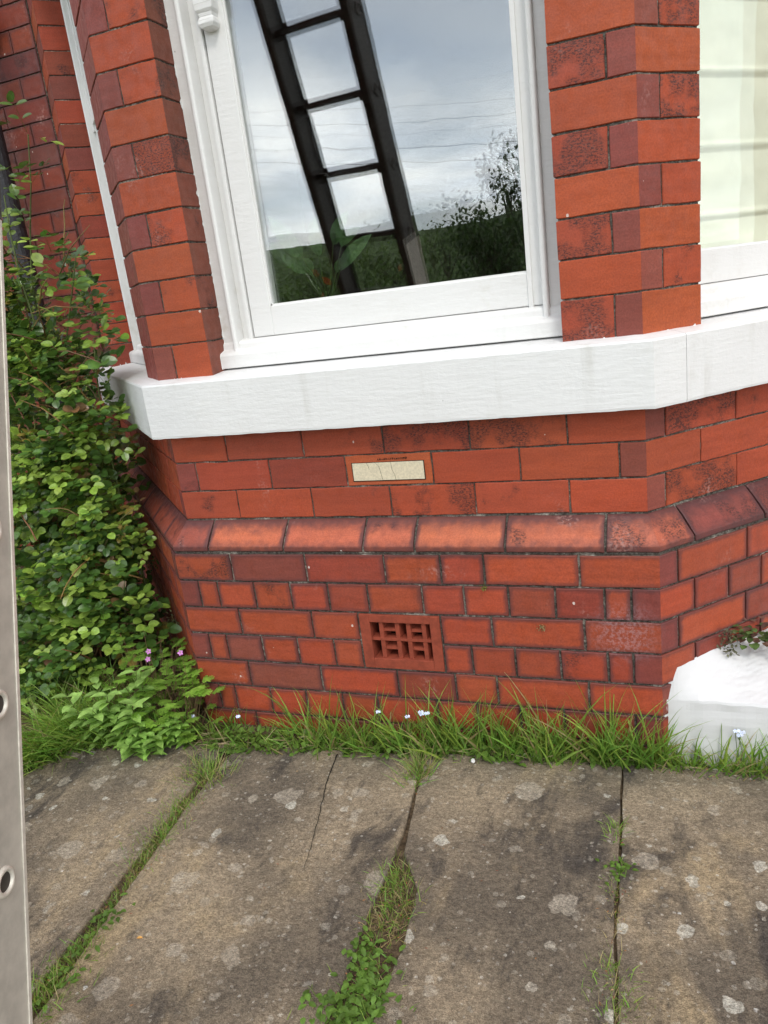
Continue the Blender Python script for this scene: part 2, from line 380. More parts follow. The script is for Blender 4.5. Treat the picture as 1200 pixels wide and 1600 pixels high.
def brick(mb, pts, z0, z1, cols=None, soot=0.0, worn=0.0, depth=0.014, bev=0.0018, profile=None, jit=0.0013, ends=(True, True)):
    """one brick: outline path pts (2-D, left to right seen from outside), rows z0..z1; a gently uneven face with worn arrises"""
    mt = miters(pts); nseg = len(pts) - 1
    if cols is None: cols = [brickcol()] * nseg
    o = R.uniform(-0.0008, 0.0008); ph = R.uniform(0, 50); tilt = R.uniform(-0.0006, 0.0006)
    hz = z1 - z0
    if profile is None:
        rows = [(z0, -depth, 0, 0), (z0, -bev, 0, 0), (z0 + bev, 0, bev, 0), (z0 + 0.014, 0, 0.014, 0), ((z0 + z1) / 2, 0, hz / 2, 0), (z1 - 0.014, 0, 0.014, 0), (z1 - bev, 0, bev, 0), (z1, -bev, 0, 0), (z1, -depth, 0, 0)]
    else: rows = profile
    tot = sum((pts[i + 1] - pts[i]).length for i in range(nseg)); acc = 0.0
    for si in range(nseg):
        a, b = pts[si], pts[si + 1]; L = (b - a).length; first, last = si == 0, si == nseg - 1
        st = []
        if first and ends[0]: st += [(0, -depth), (0, -bev), (bev, 0), (0.014, 0)]
        else: st += [(0, 0), (0.006, 0)]
        x = 0.035
        while x < L - 0.03: st.append((x, 0)); x += 0.035
        if last and ends[1]: st += [(L - 0.014, 0), (L - bev, 0), (L, -bev), (L, -depth)]
        else: st += [(L - 0.006, 0), (L, 0)]
        if L < 0.034: st = ([(0, -depth), (0, -bev), (bev, 0)] if first and ends[0] else [(0, 0)]) + ([(L - bev, 0), (L, -bev), (L, -depth)] if last and ends[1] else [(L, 0)])
        grid = []
        for (x, co) in st:
            f = x / L; base = a.lerp(b, f); nn = mt[si].lerp(mt[si + 1], f)
            e_l = (acc + x) if ends[0] else 9; e_r = (tot - acc - x) if ends[1] else 9
            colm = []
            for (z, ro, ez, fx) in rows:
                off = min(co, ro) if ro <= 0 else ro + co
                zj = 0.0; oj = 0.0
                if co == 0 and (ro == 0 or profile):
                    oj = o + tilt * (z - z0) / hz + 0.0005 * mnoise.noise((x * 30 + ph, z * 30, ph))
                if ez < 0.004: zj = jit * 1.6 * mnoise.noise(((acc + x) * 55 + ph, z * 3, 1.0))
                xj = 0.0
                if min(e_l, e_r) < 0.004: xj = jit * 1.6 * mnoise.noise((ph + x, z * 60, 2.0))
                d = (b - a).normalized()
                p = base + nn * (off + oj) + d * xj
                ed = min(1.0, min(ez, e_l, e_r) / 0.014)
                colm.append(mb.vert((p.x, p.y, z + zj), cols[si], (ed, soot, worn)))
            grid.append(colm)
        for i in range(len(grid) - 1):
            for j in range(len(rows) - 1):
                mb.face(grid[i][j], grid[i + 1][j], grid[i + 1][j + 1], grid[i][j + 1])
        acc += L

# ------------------------------------------------------------------ ground, hills
def terrain():
    mb = MB(); NA = 240; rings = [0.0]; r = 1.0
    while r < 2200: rings.append(r); r *= 1.10 if r > 8 else 1.5
    c = Vector((0.6, 0.0)); prev = None
    for r in rings:
        row = []
        for k in range(NA):
            a = 2 * pi * k / NA; x = c.x + r * sin(a); y = c.y - r * cos(a)
            z = -0.651
            if r > 14:
                front = max(0.0, cos(a)) ** 0.3
                t = min(1, (r - 14) / 110); z -= 14 * t * t * (3 - 2 * t) * front
                t = max(0, min(1, (r - 130) / 700)); up = t * t * (3 - 2 * t)
                z += up * front * (72 + 22 * mnoise.noise((sin(a) * 3.1, cos(a) * 3.1, 4.0)) + 9 * mnoise.noise((sin(a) * 11, cos(a) * 11, 1.0)))
                if r > 90: z += front * 3.2 * mnoise.noise((x * 0.05, y * 0.05, 0)) + front * 1.6 * mnoise.noise((x * 0.15, y * 0.15, 3))
                if r > 1100: z -= (r - 1100) * 0.02
            row.append(mb.vert((x, y, z)))
            if r == 0: break
        if prev is not None:
            for k in range(NA):
                k2 = (k + 1) % NA
                if len(prev) == 1: mb.face(prev[0], row[k2], row[k])
                else: mb.face(prev[k], prev[k2], row[k2], row[k])
        prev = row
    o = mb.build('ground', M_GROUND, smooth=True); tag(o, kind='structure')
    for p in o.data.polygons: p.use_smooth = True
    return o
terrain()

# ------------------------------------------------------------------ the house
house = empty('brick_house', (0.65, 0.5, GZ), 'red brick house with a three sided bay window on white painted sill', 'house')

wallmb = MB()
g = 0.0021
def run(joints, z0, z1, off, gap, soots=None, worn=0.0, skip=None, sootp=0.0):
    """joints: list of (facet, s) left to right"""
    for i in range(len(joints) - 1):
        a, b = joints[i], joints[i + 1]
        if skip and a[0] == 'C' and abs(a[1] - skip) < 0.01: continue
        ga = (a[0], a[1] + (gap if a[0] != 'L' else -gap)); gb = (b[0], b[1] - (gap if b[0] != 'L' else -gap))
        pts = bpath(ga, gb, off)
        L = [(pts[k + 1] - pts[k]).length for k in range(len(pts) - 1)]
        c = brickcol(); cols = [c] * len(L)
        if len(L) == 2:
            s_ = 0 if L[0] < L[1] else 1; cols[s_] = brickcol('purple')
            cols[1 - s_] = (0.35 * R.uniform(0.9, 1.1), 0.064, 0.025) if R.random() < 0.7 else c
        so_ = R.uniform(0.55, 1.0) if R.random() < sootp else R.uniform(0, 0.25)
        jz = R.uniform(-0.0008, 0.0008)
        brick(wallmb, pts, z0 + gap + jz, z1 - gap + jz, cols, so_, worn * R.uniform(0.6, 1.0))
def fill(f, s, end, step=0.235):
    out = []
    if f == 'R':
        x = s
        while x < end - 0.06: out.append(('R', x)); x += step * R.uniform(0.97, 1.02)
        out.append(('R', end))
    else:
        x = s
        while x < end - 0.06: out.append(('L', x)); x += step * R.uniform(0.97, 1.02)
        out.append(('L', end)); out.reverse()
    return out
def CJ(l): return [('C', x) for x in l]
# three courses between plinth and sill
A = fill('L', .061, LEN) + CJ([.178, .419, .653, .884, 1.123]) + fill('R', .061, LEN)
B = fill('L', .173, LEN) + CJ([.064, .305, .537, .779, 1.005, 1.24]) + fill('R', .173, LEN)
C_ = fill('L', .059, LEN) + CJ([.185, .422, .654, .885, 1.121]) + fill('R', .059, LEN)
run(A, 2 * H, 2 * H + .0845, 0, g, sootp=0.5, worn=.15); run(B, H, 2 * H, 0, g, sootp=0.45, skip=.537); run(C_, 0, H, 0, g, sootp=0.4)
# the brick that carries the pale inset
brick(wallmb, bpath(('C', .537 + g), ('C', .779 - g)), H + g, 2 * H - g, [(0.40, 0.090, 0.030)], 0.1, 0)
# courses below the plinth (they stand 60 mm proud)
D = fill('L', .033, LEN) + CJ([.162, .401, .635, .791, .905, 1.141]) + fill('R', .033, LEN, .234)
E_ = fill('L', .086, LEN, .115) + CJ([.036, .101, .224, .341, .458, .576, .732, .846, .962, 1.079, 1.197, 1.259]) + fill('R', .086, LEN, .115)
F = fill('L', .032, LEN) + CJ([.157, .394, .538, .775, .913, 1.146]) + fill('R', .032, LEN, .233)
G_ = fill('L', .086, LEN, .115) + CJ([.035, .097, .218, .335, .451, .537, .774, .852, .967, 1.083, 1.199, 1.259]) + fill('R', .086, LEN, .115)
Hh = fill('L', .033, LEN) + CJ([.156, .396, .632, .799, .913, 1.149]) + fill('R', .033, LEN)
I_ = fill('L', .086, LEN, .115) + CJ([.034, .091, .214, .334, .452, .562, .739, .852, .969, 1.083, 1.199, 1.259]) + fill('R', .086, LEN, .115)
K_ = fill('L', .033, LEN) + CJ([.151, .39, .625, .86, 1.145]) + fill('R', .033, LEN)
gl = 0.0030
def zr(k): return ZP - k * H
for k, (jn, sk) in enumerate(((D, None), (E_, None), (F, .538), (G_, .537), (Hh, None), (I_, None), (K_, None))):
    run(jn, zr(k + 1), zr(k), PR, gl, worn=0.85, skip=sk, sootp=0.06)
# pilasters above the sill
NU = 18
for k in range(NU):
    z0, z1 = Z0 + k * H + g, Z0 + (k + 1) * H - g
    if k == 0: z0 -= 0.012
    odd = k % 2 == 0
    org = lambda: (0.36 * R.uniform(.92, 1.06), 0.066 * R.uniform(.95, 1.1), 0.022); pur = lambda: brickcol('purple')
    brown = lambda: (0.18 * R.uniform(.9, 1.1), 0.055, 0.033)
    sy = lambda: R.uniform(0.75, 1.0) if R.random() < 0.75 else 0.2
    rev_l = [Vector((0.18, 0.0)), Vector((0.18, 0.11))]          # reveal of the left pilaster, facing +x
    a0 = fac('L', .205) + Vector((q, q)) * 0.10
    # left pilaster
    if odd:
        brick(wallmb, [a0, fac('L', .205), Vector((0, 0)), Vector((.063 - g, 0))], z0, z1, [org(), pur(), pur()], 0.1, 0)
        brick(wallmb, [Vector((.063 + g, 0))] + rev_l, z0, z1, [org(), brown()], sy() * 0.9, 0)
    else:
        brick(wallmb, [a0, fac('L', .205), fac('L', .063 + g)], z0, z1, [org(), pur()], 0.5, 0)
        brick(wallmb, [fac('L', .063 - g), Vector((0, 0))] + rev_l, z0, z1, [pur(), org(), brown()], 0.12, 0)
    # right pilaster
    b0 = Vector((1.125, .11)); b1 = Vector((1.125, 0)); e1 = fac('R', .175); e2 = e1 + Vector((-q, q)) * .11
    if odd:
        brick(wallmb, [b0, b1, Vector((1.241 - g, 0))], z0, z1, [brown(), (0.32, .058, .026)], sy(), 0)
        brick(wallmb, [Vector((1.241 + g, 0)), Vector((W, 0)), e1, e2], z0, z1, [pur(), org(), brown()], 0.12, 0)
    else:
        brick(wallmb, [b0, b1, Vector((W, 0)), fac('R', .064 - g)], z0, z1, [brown(), org(), pur()], 0.1, 0)
        brick(wallmb, [fac('R', .064 + g), e1, e2], z0, z1, [(0.34, .060, .022), brown()], sy(), 0)
    # far pilasters against the main wall
    c0 = fac('L', LEN + .02); c1 = fac('L', 1.235); c2 = c1 + Vector((q, q)) * .11
    brick(wallmb, [c0, c1, c2], z0, z1, [pur() if odd else org(), brickcol()], sy() * .6, 0, ends=(False, True))
    d0 = fac('R', LEN + .02); d1 = fac('R', 1.235); d2 = d1 + Vector((-q, q)) * .11
    brick(wallmb, [d2, d1, d0], z0, z1, [brickcol(), pur() if odd else org()], sy() * .6, 0, ends=(True, False))
# brickwork over the window heads
ZT = Z0 + NU * H
# mortar behind everything
wallmb.mi = 1; wallmb.dat = (1, 0, 0)
def mort(pts, z0, z1, rec):
    mt = miters(pts); P = [p - m * rec for p, m in zip(pts, mt)]
    for i in range(len(P) - 1):
        wallmb.quad((P[i].x, P[i].y, z0), (P[i + 1].x, P[i + 1].y, z0), (P[i + 1].x, P[i + 1].y, z1), (P[i].x, P[i].y, z1))
mort(bpath(('L', LEN), ('R', LEN)), -.003, .258, .0045)
lo = [fac('L', LEN, PR), corner('L', PR), Vector((.55, -PR))]; mort(lo, -.75, ZP - .001, .006)
lo = [Vector((.765, -PR)), corner('R', PR), fac('R', LEN, PR)]; mort(lo, -.75, ZP - .001, .006)
mort([Vector((.55, -PR)), Vector((.765, -PR))], -.75, zr(4) + .006, .006); mort([Vector((.55, -PR)), Vector((.765, -PR))], zr(2) - .006, ZP - .001, .006)
for pts in ([a0, fac('L', .205), Vector((0, 0)), Vector((.18, 0)), Vector((.18, .12))], [Vector((1.125, .12)), Vector((1.125, 0)), Vector((W, 0)), fac('R', .175), e2],
            [c0, c1, c2], [d2, d1, d0]):
    mort(pts, Z0 - .01, ZT, .0035)
wall = wallmb.build('wall', [M_BRICK, M_MORTAR], house)

# sloping plinth course
pm = MB(); pj = fill('L', .128, LEN) + CJ([.095, .340, .580, .725, .963, 1.204]) + fill('R', .088, LEN)
for i in range(len(pj) - 1):
    a, b = pj[i], pj[i + 1]; gp = .0030
    ga = (a[0], a[1] + (gp if a[0] != 'L' else -gp)); gb = (b[0], b[1] - (gp if b[0] != 'L' else -gp))
    zt, zb = -.004, ZP + .0055
    prof = [(zb, 0.03, 0, 0), (zb, PR - .003, 0, 0), (zb + .003, PR, .003, 0), (-.066, PR, .006, 0), (-.0625, PR - .0015, .008, 0), (-.045, PR * .70, .02, 0), (-.024, PR * .37, .009, 0), (-.008, PR * .10, .002, 0), (zt, 0.0, 0, 0), (zt, -.012, 0, 0)]
    pts = bpath(ga, gb, 0.0)
    c = (0.47 * R.uniform(.9, 1.06), 0.120 * R.uniform(.85, 1.1), 0.056)
    if b[0] == 'R' and b[1] > .2: c = (0.22, .055, .04)
    if a[0] == 'L': c = (0.30, .07, .04)
    brick(pm, pts, zb, zt, [c] * (len(pts) - 1), R.uniform(.3, .75) if b[0] != 'R' else .95, 0.9, profile=prof)
pm.mi = 1; pm.dat = (1, 0, 0)
pp = bpath(('L', LEN), ('R', LEN)); mt = miters(pp)
for i in range(len(pp) - 1):
    prv = None
    for off, z in ((-.004, -.001), (-.004, -.006), (PR - .0055, -.070), (PR - .0055, ZP - .0)):
        P0 = pp[i] + mt[i] * off; P1 = pp[i + 1] + mt[i + 1] * off
        cur = ((P0.x, P0.y, z), (P1.x, P1.y, z))
        if prv: pm.quad(cur[0], cur[1], prv[1], prv[0])
        prv = cur
pm.build('plinth', [M_BRICK, M_MORTAR], house)

# pale inset panel in its brick
im = MB(); x0, x1, z0, z1 = .558, .757, .1015, .1495
im.box(x0, x1, -.0022, .004, z0, z1); ins = im.build('inset_panel', M_INSET, house, bevel=.0006)
cm_ = MB()
for (a, b, c, d) in ((x0 - .0022, x1 + .0022, z0 - .0022, z0), (x0 - .0022, x1 + .0022, z1, z1 + .0015), (x0 - .0022, x0, z0, z1), (x1, x1 + .0022, z0, z1)):
    cm_.box(a, b, -.0012, .002, c, d)
for pl in ([(.600, z1), (.604, .140), (.606, .132)], [(.624, z1), (.634, .140), (.638, .118), (.641, z0)], [(.668, z1), (.670, .13), (.676, .115), (.678, z0)]):
    for (xa, za), (xb, zb) in zip(pl, pl[1:]):
        cm_.quad((xb - .0004, -.0026, zb), (xb + .0004, -.0026, zb), (xa + .0004, -.0026, za), (xa - .0004, -.0026, za))
xx = .632
while xx < .715:                 # the worn, no longer readable stamp above the inset
    w = R.uniform(.0015, .004); hgt = R.uniform(.003, .006)
    cm_.box(xx, xx + w * .45, -.0012, .002, .1556, .1556 + hgt)
    if R.random() < .6: cm_.box(xx, xx + w, -.0012, .002, .1556 + hgt * R.choice((0, .5, .85)), .1556 + hgt * R.choice((0, .5, .85)) + .0009)
    xx += w + .0016
cm_.build('dirt_line', M_CRACK, ins)

# terracotta air brick
ab = MB(); X0, X1, Z1, Z2 = .541, .772, zr(4) + .0045, zr(2) - .0045; ix0, ix1, iz0, iz1 = .571, .744, -.395, -.285; yf = -PR - .0012
ab.box(X0, ix0, yf, 0, Z1, Z2); ab.box(ix1, X1, yf, 0, Z1, Z2); ab.box(ix0, ix1, yf, 0, Z1, iz0); ab.box(ix0, ix1, yf, 0, iz1, Z2)
abo = ab.build('air_brick', M_CLAY, house, bevel=.0012); abo['label'] = 'terracotta ventilation brick with a grid of slots'
lv = MB()
yy = yf + .007
for xc in (.601, .648, .680, .724):
    lv.hexa([(xc - .006, yy, iz0), (xc + .006, yy, iz0), (xc + .010, yy + .045, iz0), (xc - .010, yy + .045, iz0), (xc - .006, yy, iz1), (xc + .006, yy, iz1), (xc + .010, yy + .045, iz1), (xc - .010, yy + .045, iz1)])
lv.box(ix0, ix1, yy - .0015, yy + .03, -.3415, -.3335)
for (xa, xb) in ((.607, .642), (.686, .718)):
    for zc in (-.311, -.366):
        lv.hexa([(xa, yy + .004, zc - .004), (xb, yy + .004, zc - .004), (xb, yy + .04, zc + .004), (xa, yy + .04, zc + .004), (xa, yy + .004, zc + .003), (xb, yy + .004, zc + .003), (xb, yy + .04, zc + .011), (xa, yy + .04, zc + .011)])
lv.build('louvre', M_CLAY, abo, bevel=.0006)
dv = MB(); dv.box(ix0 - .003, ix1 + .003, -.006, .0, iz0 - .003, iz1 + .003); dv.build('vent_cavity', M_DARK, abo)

# painted sill band
sm = MB()
def sillpiece(a, b):
    pts = bpath(a, b); mt = miters(pts)
    prof = [(-.02, .256), (.052, .256), (.053, .262), (.0535, .33), (.053, .403), (.0505, .4075), (.02, .4135), (-.10, .4235), (-.13, .4245)]
    # subdivide for a hand-trowelled unevenness
    P = []; 
    for i in range(len(pts) - 1):
        n = max(1, int((pts[i + 1] - pts[i]).length / .02))
        for k in range(n): P.append((pts[i].lerp(pts[i + 1], k / n), mt[i].lerp(mt[i + 1], k / n)))
    P.append((pts[-1], mt[-1])); rows = []
    for (p, m) in P:
        r_ = []
        for j, (o, z) in enumerate(prof):
            x = p + m * o
            dz = .0011 * mnoise.noise((x.x * 28, x.y * 28, j * .5)) if j < 7 else 0
            if j in (0, 1): dz += .0012 * mnoise.noise((x.x * 90, x.y * 90, 9))
            do = .0007 * mnoise.noise((x.x * 20, x.y * 20, 5 + z * 20)) if 0 < j < 7 else 0
            x = x + m * do; r_.append(sm.vert((x.x, x.y, z + dz)))
        rows.append(r_)
    for i in range(len(rows) - 1):
        for j in range(len(prof) - 1):
            sm.face(rows[i][j], rows[i + 1][j], rows[i + 1][j + 1], rows[i][j + 1])
    sm.face(*rows[0]); sm.face(*rows[-1][::-1])
sillpiece(('L', LEN + .05), ('R', .073)); sillpiece(('R', .0745), ('R', LEN + .05))
sillo = sm.build('sill', M_SILL, house)
for p in sillo.data.polygons: p.use_smooth = False

# ragged paint where brush met brick
def ragged(fn, n, lo, hi, seed):
    prev = None; rp = MB()
    for i in range(n + 1):
        t = i / n; a = lo; b = hi * max(.06, .35 + 1.3 * mnoise.noise((t * n * .045, seed, 0)) + .75 * mnoise.noise((t * n * .13, seed, 3)) + .15 * mnoise.noise((t * n * .9, seed, 7)))
        cur = (rp.vert(fn(t, a)), rp.vert(fn(t, max(a + .0002, b))))
        if prev: rp.face(prev[0], cur[0], cur[1], prev[1])
        prev = cur
    rp.build('paint_edge', M_SILL, sillo)
ragged(lambda t, e: (0.1815, .088 - e, Z0 + t * 1.5), 900, 0, .009, 1)
ragged(lambda t, e: (1.1235, .088 - e, Z0 + t * 1.5), 900, 0, .007, 2)
ragged(lambda t, e: (t * .18, -.0014, .405 + e), 240, 0, .010, 3)
ragged(lambda t, e: (1.125 + t * (W - 1.125), -.0014, .405 + e), 240, 0, .010, 4)
def _r(t, e): p = fac('R', t * .175, .0014); return (p.x, p.y, .405 + e)
ragged(_r, 240, 0, .010, 5)
def _l(t, e): p = fac('L', .205 * t, .0014); return (p.x, p.y, .405 + e)
ragged(_l, 240, 0, .010, 6)
_c1 = fac('L', 1.235)
ragged(lambda t, e: (_c1.x + q * t * .11 + q * .0015, _c1.y + q * t * .11 - q * .0015, .405 + e * 1.6), 200, 0, .012, 8)
ragged(lambda t, e: (_c1.x + q * (.114 - e) + q * .0016, _c1.y + q * (.114 - e) - q * .0016, Z0 + t * 1.5), 900, 0, .010, 9)

# ------------------------------------------------------------------ windows
def loc3(f, s, d, z):
    p = fac(f, s, -d); return (p.x, p.y, z)
def fbox(mb, f, s0, s1, d0, d1, z0, z1):
    mb.hexa([loc3(f, s0, d0, z0), loc3(f, s1, d0, z0), loc3(f, s1, d1, z0), loc3(f, s0, d1, z0),
             loc3(f, s0, d0, z1), loc3(f, s1, d0, z1), loc3(f, s1, d1, z1), loc3(f, s0, d1, z1)] if f != 'L' else
            [loc3(f, s1, d0, z0), loc3(f, s0, d0, z0), loc3(f, s0, d1, z0), loc3(f, s1, d1, z0),
             loc3(f, s1, d0, z1), loc3(f, s0, d0, z1), loc3(f, s0, d1, z1), loc3(f, s1, d1, z1)])
def fprism(mb, f, s0, s1, prof):      # prof: list of (d, z) closed polygon
    A_ = [mb.vert(loc3(f, s0, d, z)) for d, z in prof]; B_ = [mb.vert(loc3(f, s1, d, z)) for d, z in prof]; n = len(prof)
    for i in range(n): mb.face(A_[i], B_[i], B_[(i + 1) % n], A_[(i + 1) % n])
    mb.face(*A_[::-1]); mb.face(*B_)
def window(f, s0, s1, dd, label, blind=False):
    """box sash window between two reveals; dd = extra setting back of the frame"""
    fr = MB(); top = ZT; D_ = lambda d: d + dd
    a, b = (s0, s1)
    for (sa, sb, d0) in ((0, .040, .086), (.040, .0545, .072), (.0545, .080, .112), (.080, .092, .094)):
        fbox(fr, f, a + sa - .004, a + sb - .004, D_(d0), D_(.17), .43, top)
        fbox(fr, f, b - sb + .004, b - sa + .004, D_(d0), D_(.17), .43, top)
    for sgn, e in ((1, a), (-1, b)):           # round bead
        c = e + sgn * .0435
        prof = [(D_(.0725) - .005 * sin(pi * k / 6), c + .007 * cos(pi * k / 6)) for k in range(7)]
        lo = [fr.vert(loc3(f, s, d, .44)) for d, s in prof]; hi = [fr.vert(loc3(f, s, d, top)) for d, s in prof]
        for k in range(6): fr.face(lo[k], lo[k + 1], hi[k + 1], hi[k])
    fprism(fr, f, a, b, [(D_(.052), .4245), (D_(.052), .459), (D_(.056), .466), (D_(.078), .4735), (D_(.080), .488), (D_(.084), .493), (D_(.104), .498), (D_(.17), .500), (D_(.17), .4245)])
    fbox(fr, f, a, b, D_(.086), D_(.17), top - .05, top)
    fo = fr.build('window_frame', M_PAINT, house, bevel=.0018); fo['label'] = label
    sa = MB(); g0, g1 = a + .155, b - .080
    if f != 'C': g0 = a + .09
    sl_, sr_ = a + .092, b - .045
    gb = .578
    fbox(sa, f, sl_, g0, D_(.100), D_(.150), .4995, 1.40); fbox(sa, f, g1, sr_, D_(.100), D_(.150), .4995, 1.40)
    fbox(sa, f, g0, g1, D_(.100), D_(.150), .4995, gb)
    fbox(sa, f, g0, g1, D_(.098), D_(.150), 1.335, 1.40)
    # upper sash
    fbox(sa, f, sl_ - .004, g0 - .006, D_(.088), D_(.099), 1.32, top - .05); fbox(sa, f, g1 + .006, sr_ + .004, D_(.088), D_(.099), 1.32, top - .05)
    fbox(sa, f, g0 - .006, g1 + .006, D_(.088), D_(.097), 1.345, 1.40)
    so_ = sa.build('sash', M_PAINT, fo, bevel=.0022)
    # putty fillet
    gp = MB(); w = .0045
    for (x0_, x1_, za, zb) in ((g0 - .001, g0 + w, gb, 1.335), (g1 - w, g1 + .001, gb, 1.335), (g0, g1, gb - .001, gb + w)):
        fbox(gp, f, x0_, x1_, D_(.106), D_(.112), za, zb)
    gp.build('glazing_bead', M_PAINT, fo)
    gm = MB(); fbox(gm, f, g0 - .005, g1 + .005, D_(.1130), D_(.1165), gb - .005, 1.42); fbox(gm, f, g0 - .005, g1 + .005, D_(.1130), D_(.1165), 1.425, top - .06)
    MG = M_GLASS2 if blind else M_GLASS
    gm.build('glass_pane', MG, fo)
    # inner pane, a hair out of parallel (the double image in the reflection)
    g2 = MB(); s0_, s1_, z0_, z1_ = g0 - .005, g1 + .005, gb - .005, 1.42
    da, db, dz = .1285, .1285 + .0075, .008
    P = [(s0_, da, z0_), (s1_, db, z0_), (s1_, db + .003, z0_), (s0_, da + .003, z0_), (s0_, da - dz, z1_), (s1_, db - dz, z1_), (s1_, db + .003 - dz, z1_), (s0_, da + .003 - dz, z1_)]
    if f == 'L': P = [P[1], P[0], P[3], P[2], P[5], P[4], P[7], P[6]]
    g2.hexa([loc3(f, s, D_(d), z) for s, d, z in P]); g2.build('glass_pane', MG, fo)
    if f == 'C':
        for (c0, c1) in ((a + .094, g0 - .010), (g1 + .010, sr_ + .002)):
            hm = MB()
            c = (c0 + c1) / 2; hw = (c1 - c0) / 2
            prof = [(1.0, 1.345), (1.0, 1.305), (.94, 1.292), (.78, 1.286), (.72, 1.278), (.85, 1.270), (.88, 1.262), (.70, 1.254), (.40, 1.250)]
            for k in range(len(prof) - 1):
                (wa, za), (wb, zb) = prof[k], prof[k + 1]
                hm.hexa([loc3(f, c - hw * wb, D_(.066 + (1 - wb) * .02), zb), loc3(f, c + hw * wb, D_(.066 + (1 - wb) * .02), zb), loc3(f, c + hw * wb, D_(.10), zb), loc3(f, c - hw * wb, D_(.10), zb),
                         loc3(f, c - hw * wa, D_(.066 + (1 - wa) * .02), za), loc3(f, c + hw * wa, D_(.066 + (1 - wa) * .02), za), loc3(f, c + hw * wa, D_(.10), za), loc3(f, c - hw * wa, D_(.10), za)])
            hm.build('sash_horn', M_PAINT, fo, bevel=.001)
    if blind:
        bl = MB(); n, m_ = 60, 300; grid = []
        for i in range(n + 1):
            s = a + .03 + (b - a - .06) * i / n; r_ = []
            for j in range(m_ + 1):
                z = .545 + (1.85 - .545) * j / m_
                d = .160 + .006 * mnoise.noise((s * 2 + 3, z * 5, 1)) + .004 * mnoise.noise((s * 9 + z * 12, z * 5, 4)) + .0022 * mnoise.noise((s * 22 - z * 14, z * 9, 8))
                for zf in (.660, .820, .985, 1.15, 1.315):
                    dz_ = z - zf
                    if abs(dz_) < .010: d -= .006 * (1 - abs(dz_) / .010)
                    elif 0 > dz_ > -.06: d += .005 * (1 + dz_ / .06)
                r_.append(bl.vert(loc3(f, s, D_(d), z)))
            grid.append(r_)
        for i in range(n):
            for j in range(m_): bl.face(grid[i][j], grid[i + 1][j], grid[i + 1][j + 1], grid[i][j + 1])
        bo = bl.build('blind', M_BLIND, fo, smooth=True); bo['label'] = 'cream fabric blind with stitched folds'
        sd = bo.modifiers.new('thick', 'SOLIDIFY'); sd.thickness = .0015
    return fo
window('C', .180, 1.125, 0.0, 'white sash window reflecting the ladder and the sky')
window('R', .175, 1.235, -.005, 'white sash window with a cream blind', True)
window('L', .205, 1.235, .027, 'white sash window seen almost edge on')

# main wall behind the bay, its returns, the room, head and roof
mw = MB()
def mainwall(x0, x1, zb, zt):
    zc = zb; k = 0; h_ = .0875
    while zc < zt:
        x = x1 if x1 < 0 else x0; sg = -1 if x1 < 0 else 1
        x += sg * (0.0 if k % 2 else -.118)
        while (x > x0) if sg < 0 else (x < x1):
            xa, xb = sorted((x, x + sg * .235)); xa = max(xa, x0); xb = min(xb, x1); x += sg * .235
            if xb - xa < .02: continue
            brick(mw, [Vector((xa + g, MAINY - .04)), Vector((xb - g, MAINY - .04))], zc + g, zc + h_ - g, [tuple(v * .62 for v in brickcol())], R.uniform(0, .8), .6)  # grime and shade are both put into these darkened brick colours
        zc += h_; k += 1
mainwall(-2.6, -LEN * q + .03, -.75, 2.1)
mw.mi = 1; mw.box(-2.6, -LEN * q + .03, MAINY - .034, MAINY + .2, -.75, 2.1)
mw.mi = 0; mw.col = (.36, .06, .03); mw.dat = (1, .2, 0)
mw.box(-8, -2.6, MAINY - .04, MAINY + .2, -.75, 6.0); mw.box(W + LEN * q - .03, 8, MAINY - .04, MAINY + .2, -.75, 6.0)
mw.box(-2.6, W + LEN * q - .03, MAINY - .04, MAINY + .2, 4.5, 6.0); mw.box(-2.6, -LEN * q + .03, MAINY - .04, MAINY + .2, 2.1, 4.5)
mw.build('main_wall', [M_BRICK, M_MORTAR], house)
up = MB(); pts = bpath(('L', LEN), ('R', LEN)); up.col = (.36, .06, .03); up.dat = (1, .2, 0)
for i in range(3):
    a, b = pts[i], pts[i + 1]
    up.quad((a.x, a.y, ZT + .2), (b.x, b.y, ZT + .2), (b.x, b.y, 4.5), (a.x, a.y, 4.5))
up.build('upper_wall', [M_BRICK], house)
lt = MB(); ptA = bpath(('L', LEN), ('R', LEN)); mtA = miters(ptA)
for i in range(3):
    a, b = ptA[i] + mtA[i] * .02, ptA[i + 1] + mtA[i + 1] * .02; c, d = ptA[i + 1] - mtA[i + 1] * .2, ptA[i] - mtA[i] * .2
    lt.hexa([(a.x, a.y, ZT), (b.x, b.y, ZT), (c.x, c.y, ZT), (d.x, d.y, ZT), (a.x, a.y, ZT + .2), (b.x, b.y, ZT + .2), (c.x, c.y, ZT + .2), (d.x, d.y, ZT + .2)])
lt.build('lintel', M_STONE, house)
rf = MB(); P6 = [corner('L'), corner('R'), fac('R', LEN), fac('L', LEN)]
i_ = [rf.vert((p.x, p.y, 4.5)) for p in P6]; rf.face(*i_); rf.box(-8, 8, MAINY - .1, 7, 6.0, 6.1); rf.build('roof', M_STONE, house)
rm = MB()
def inside(mb, x0, x1, y0, y1, z0, z1, front=True):
    mb.quad((x0, y1, z0), (x1, y1, z0), (x1, y1, z1), (x0, y1, z1)); mb.quad((x0, y0, z0), (x0, y1, z0), (x0, y1, z1), (x0, y0, z1))
    mb.quad((x1, y1, z0), (x1, y0, z0), (x1, y0, z1), (x1, y1, z1))
inside(rm, -1.6, 2.9, MAINY + .2, 4.6, -.3, 2.2)
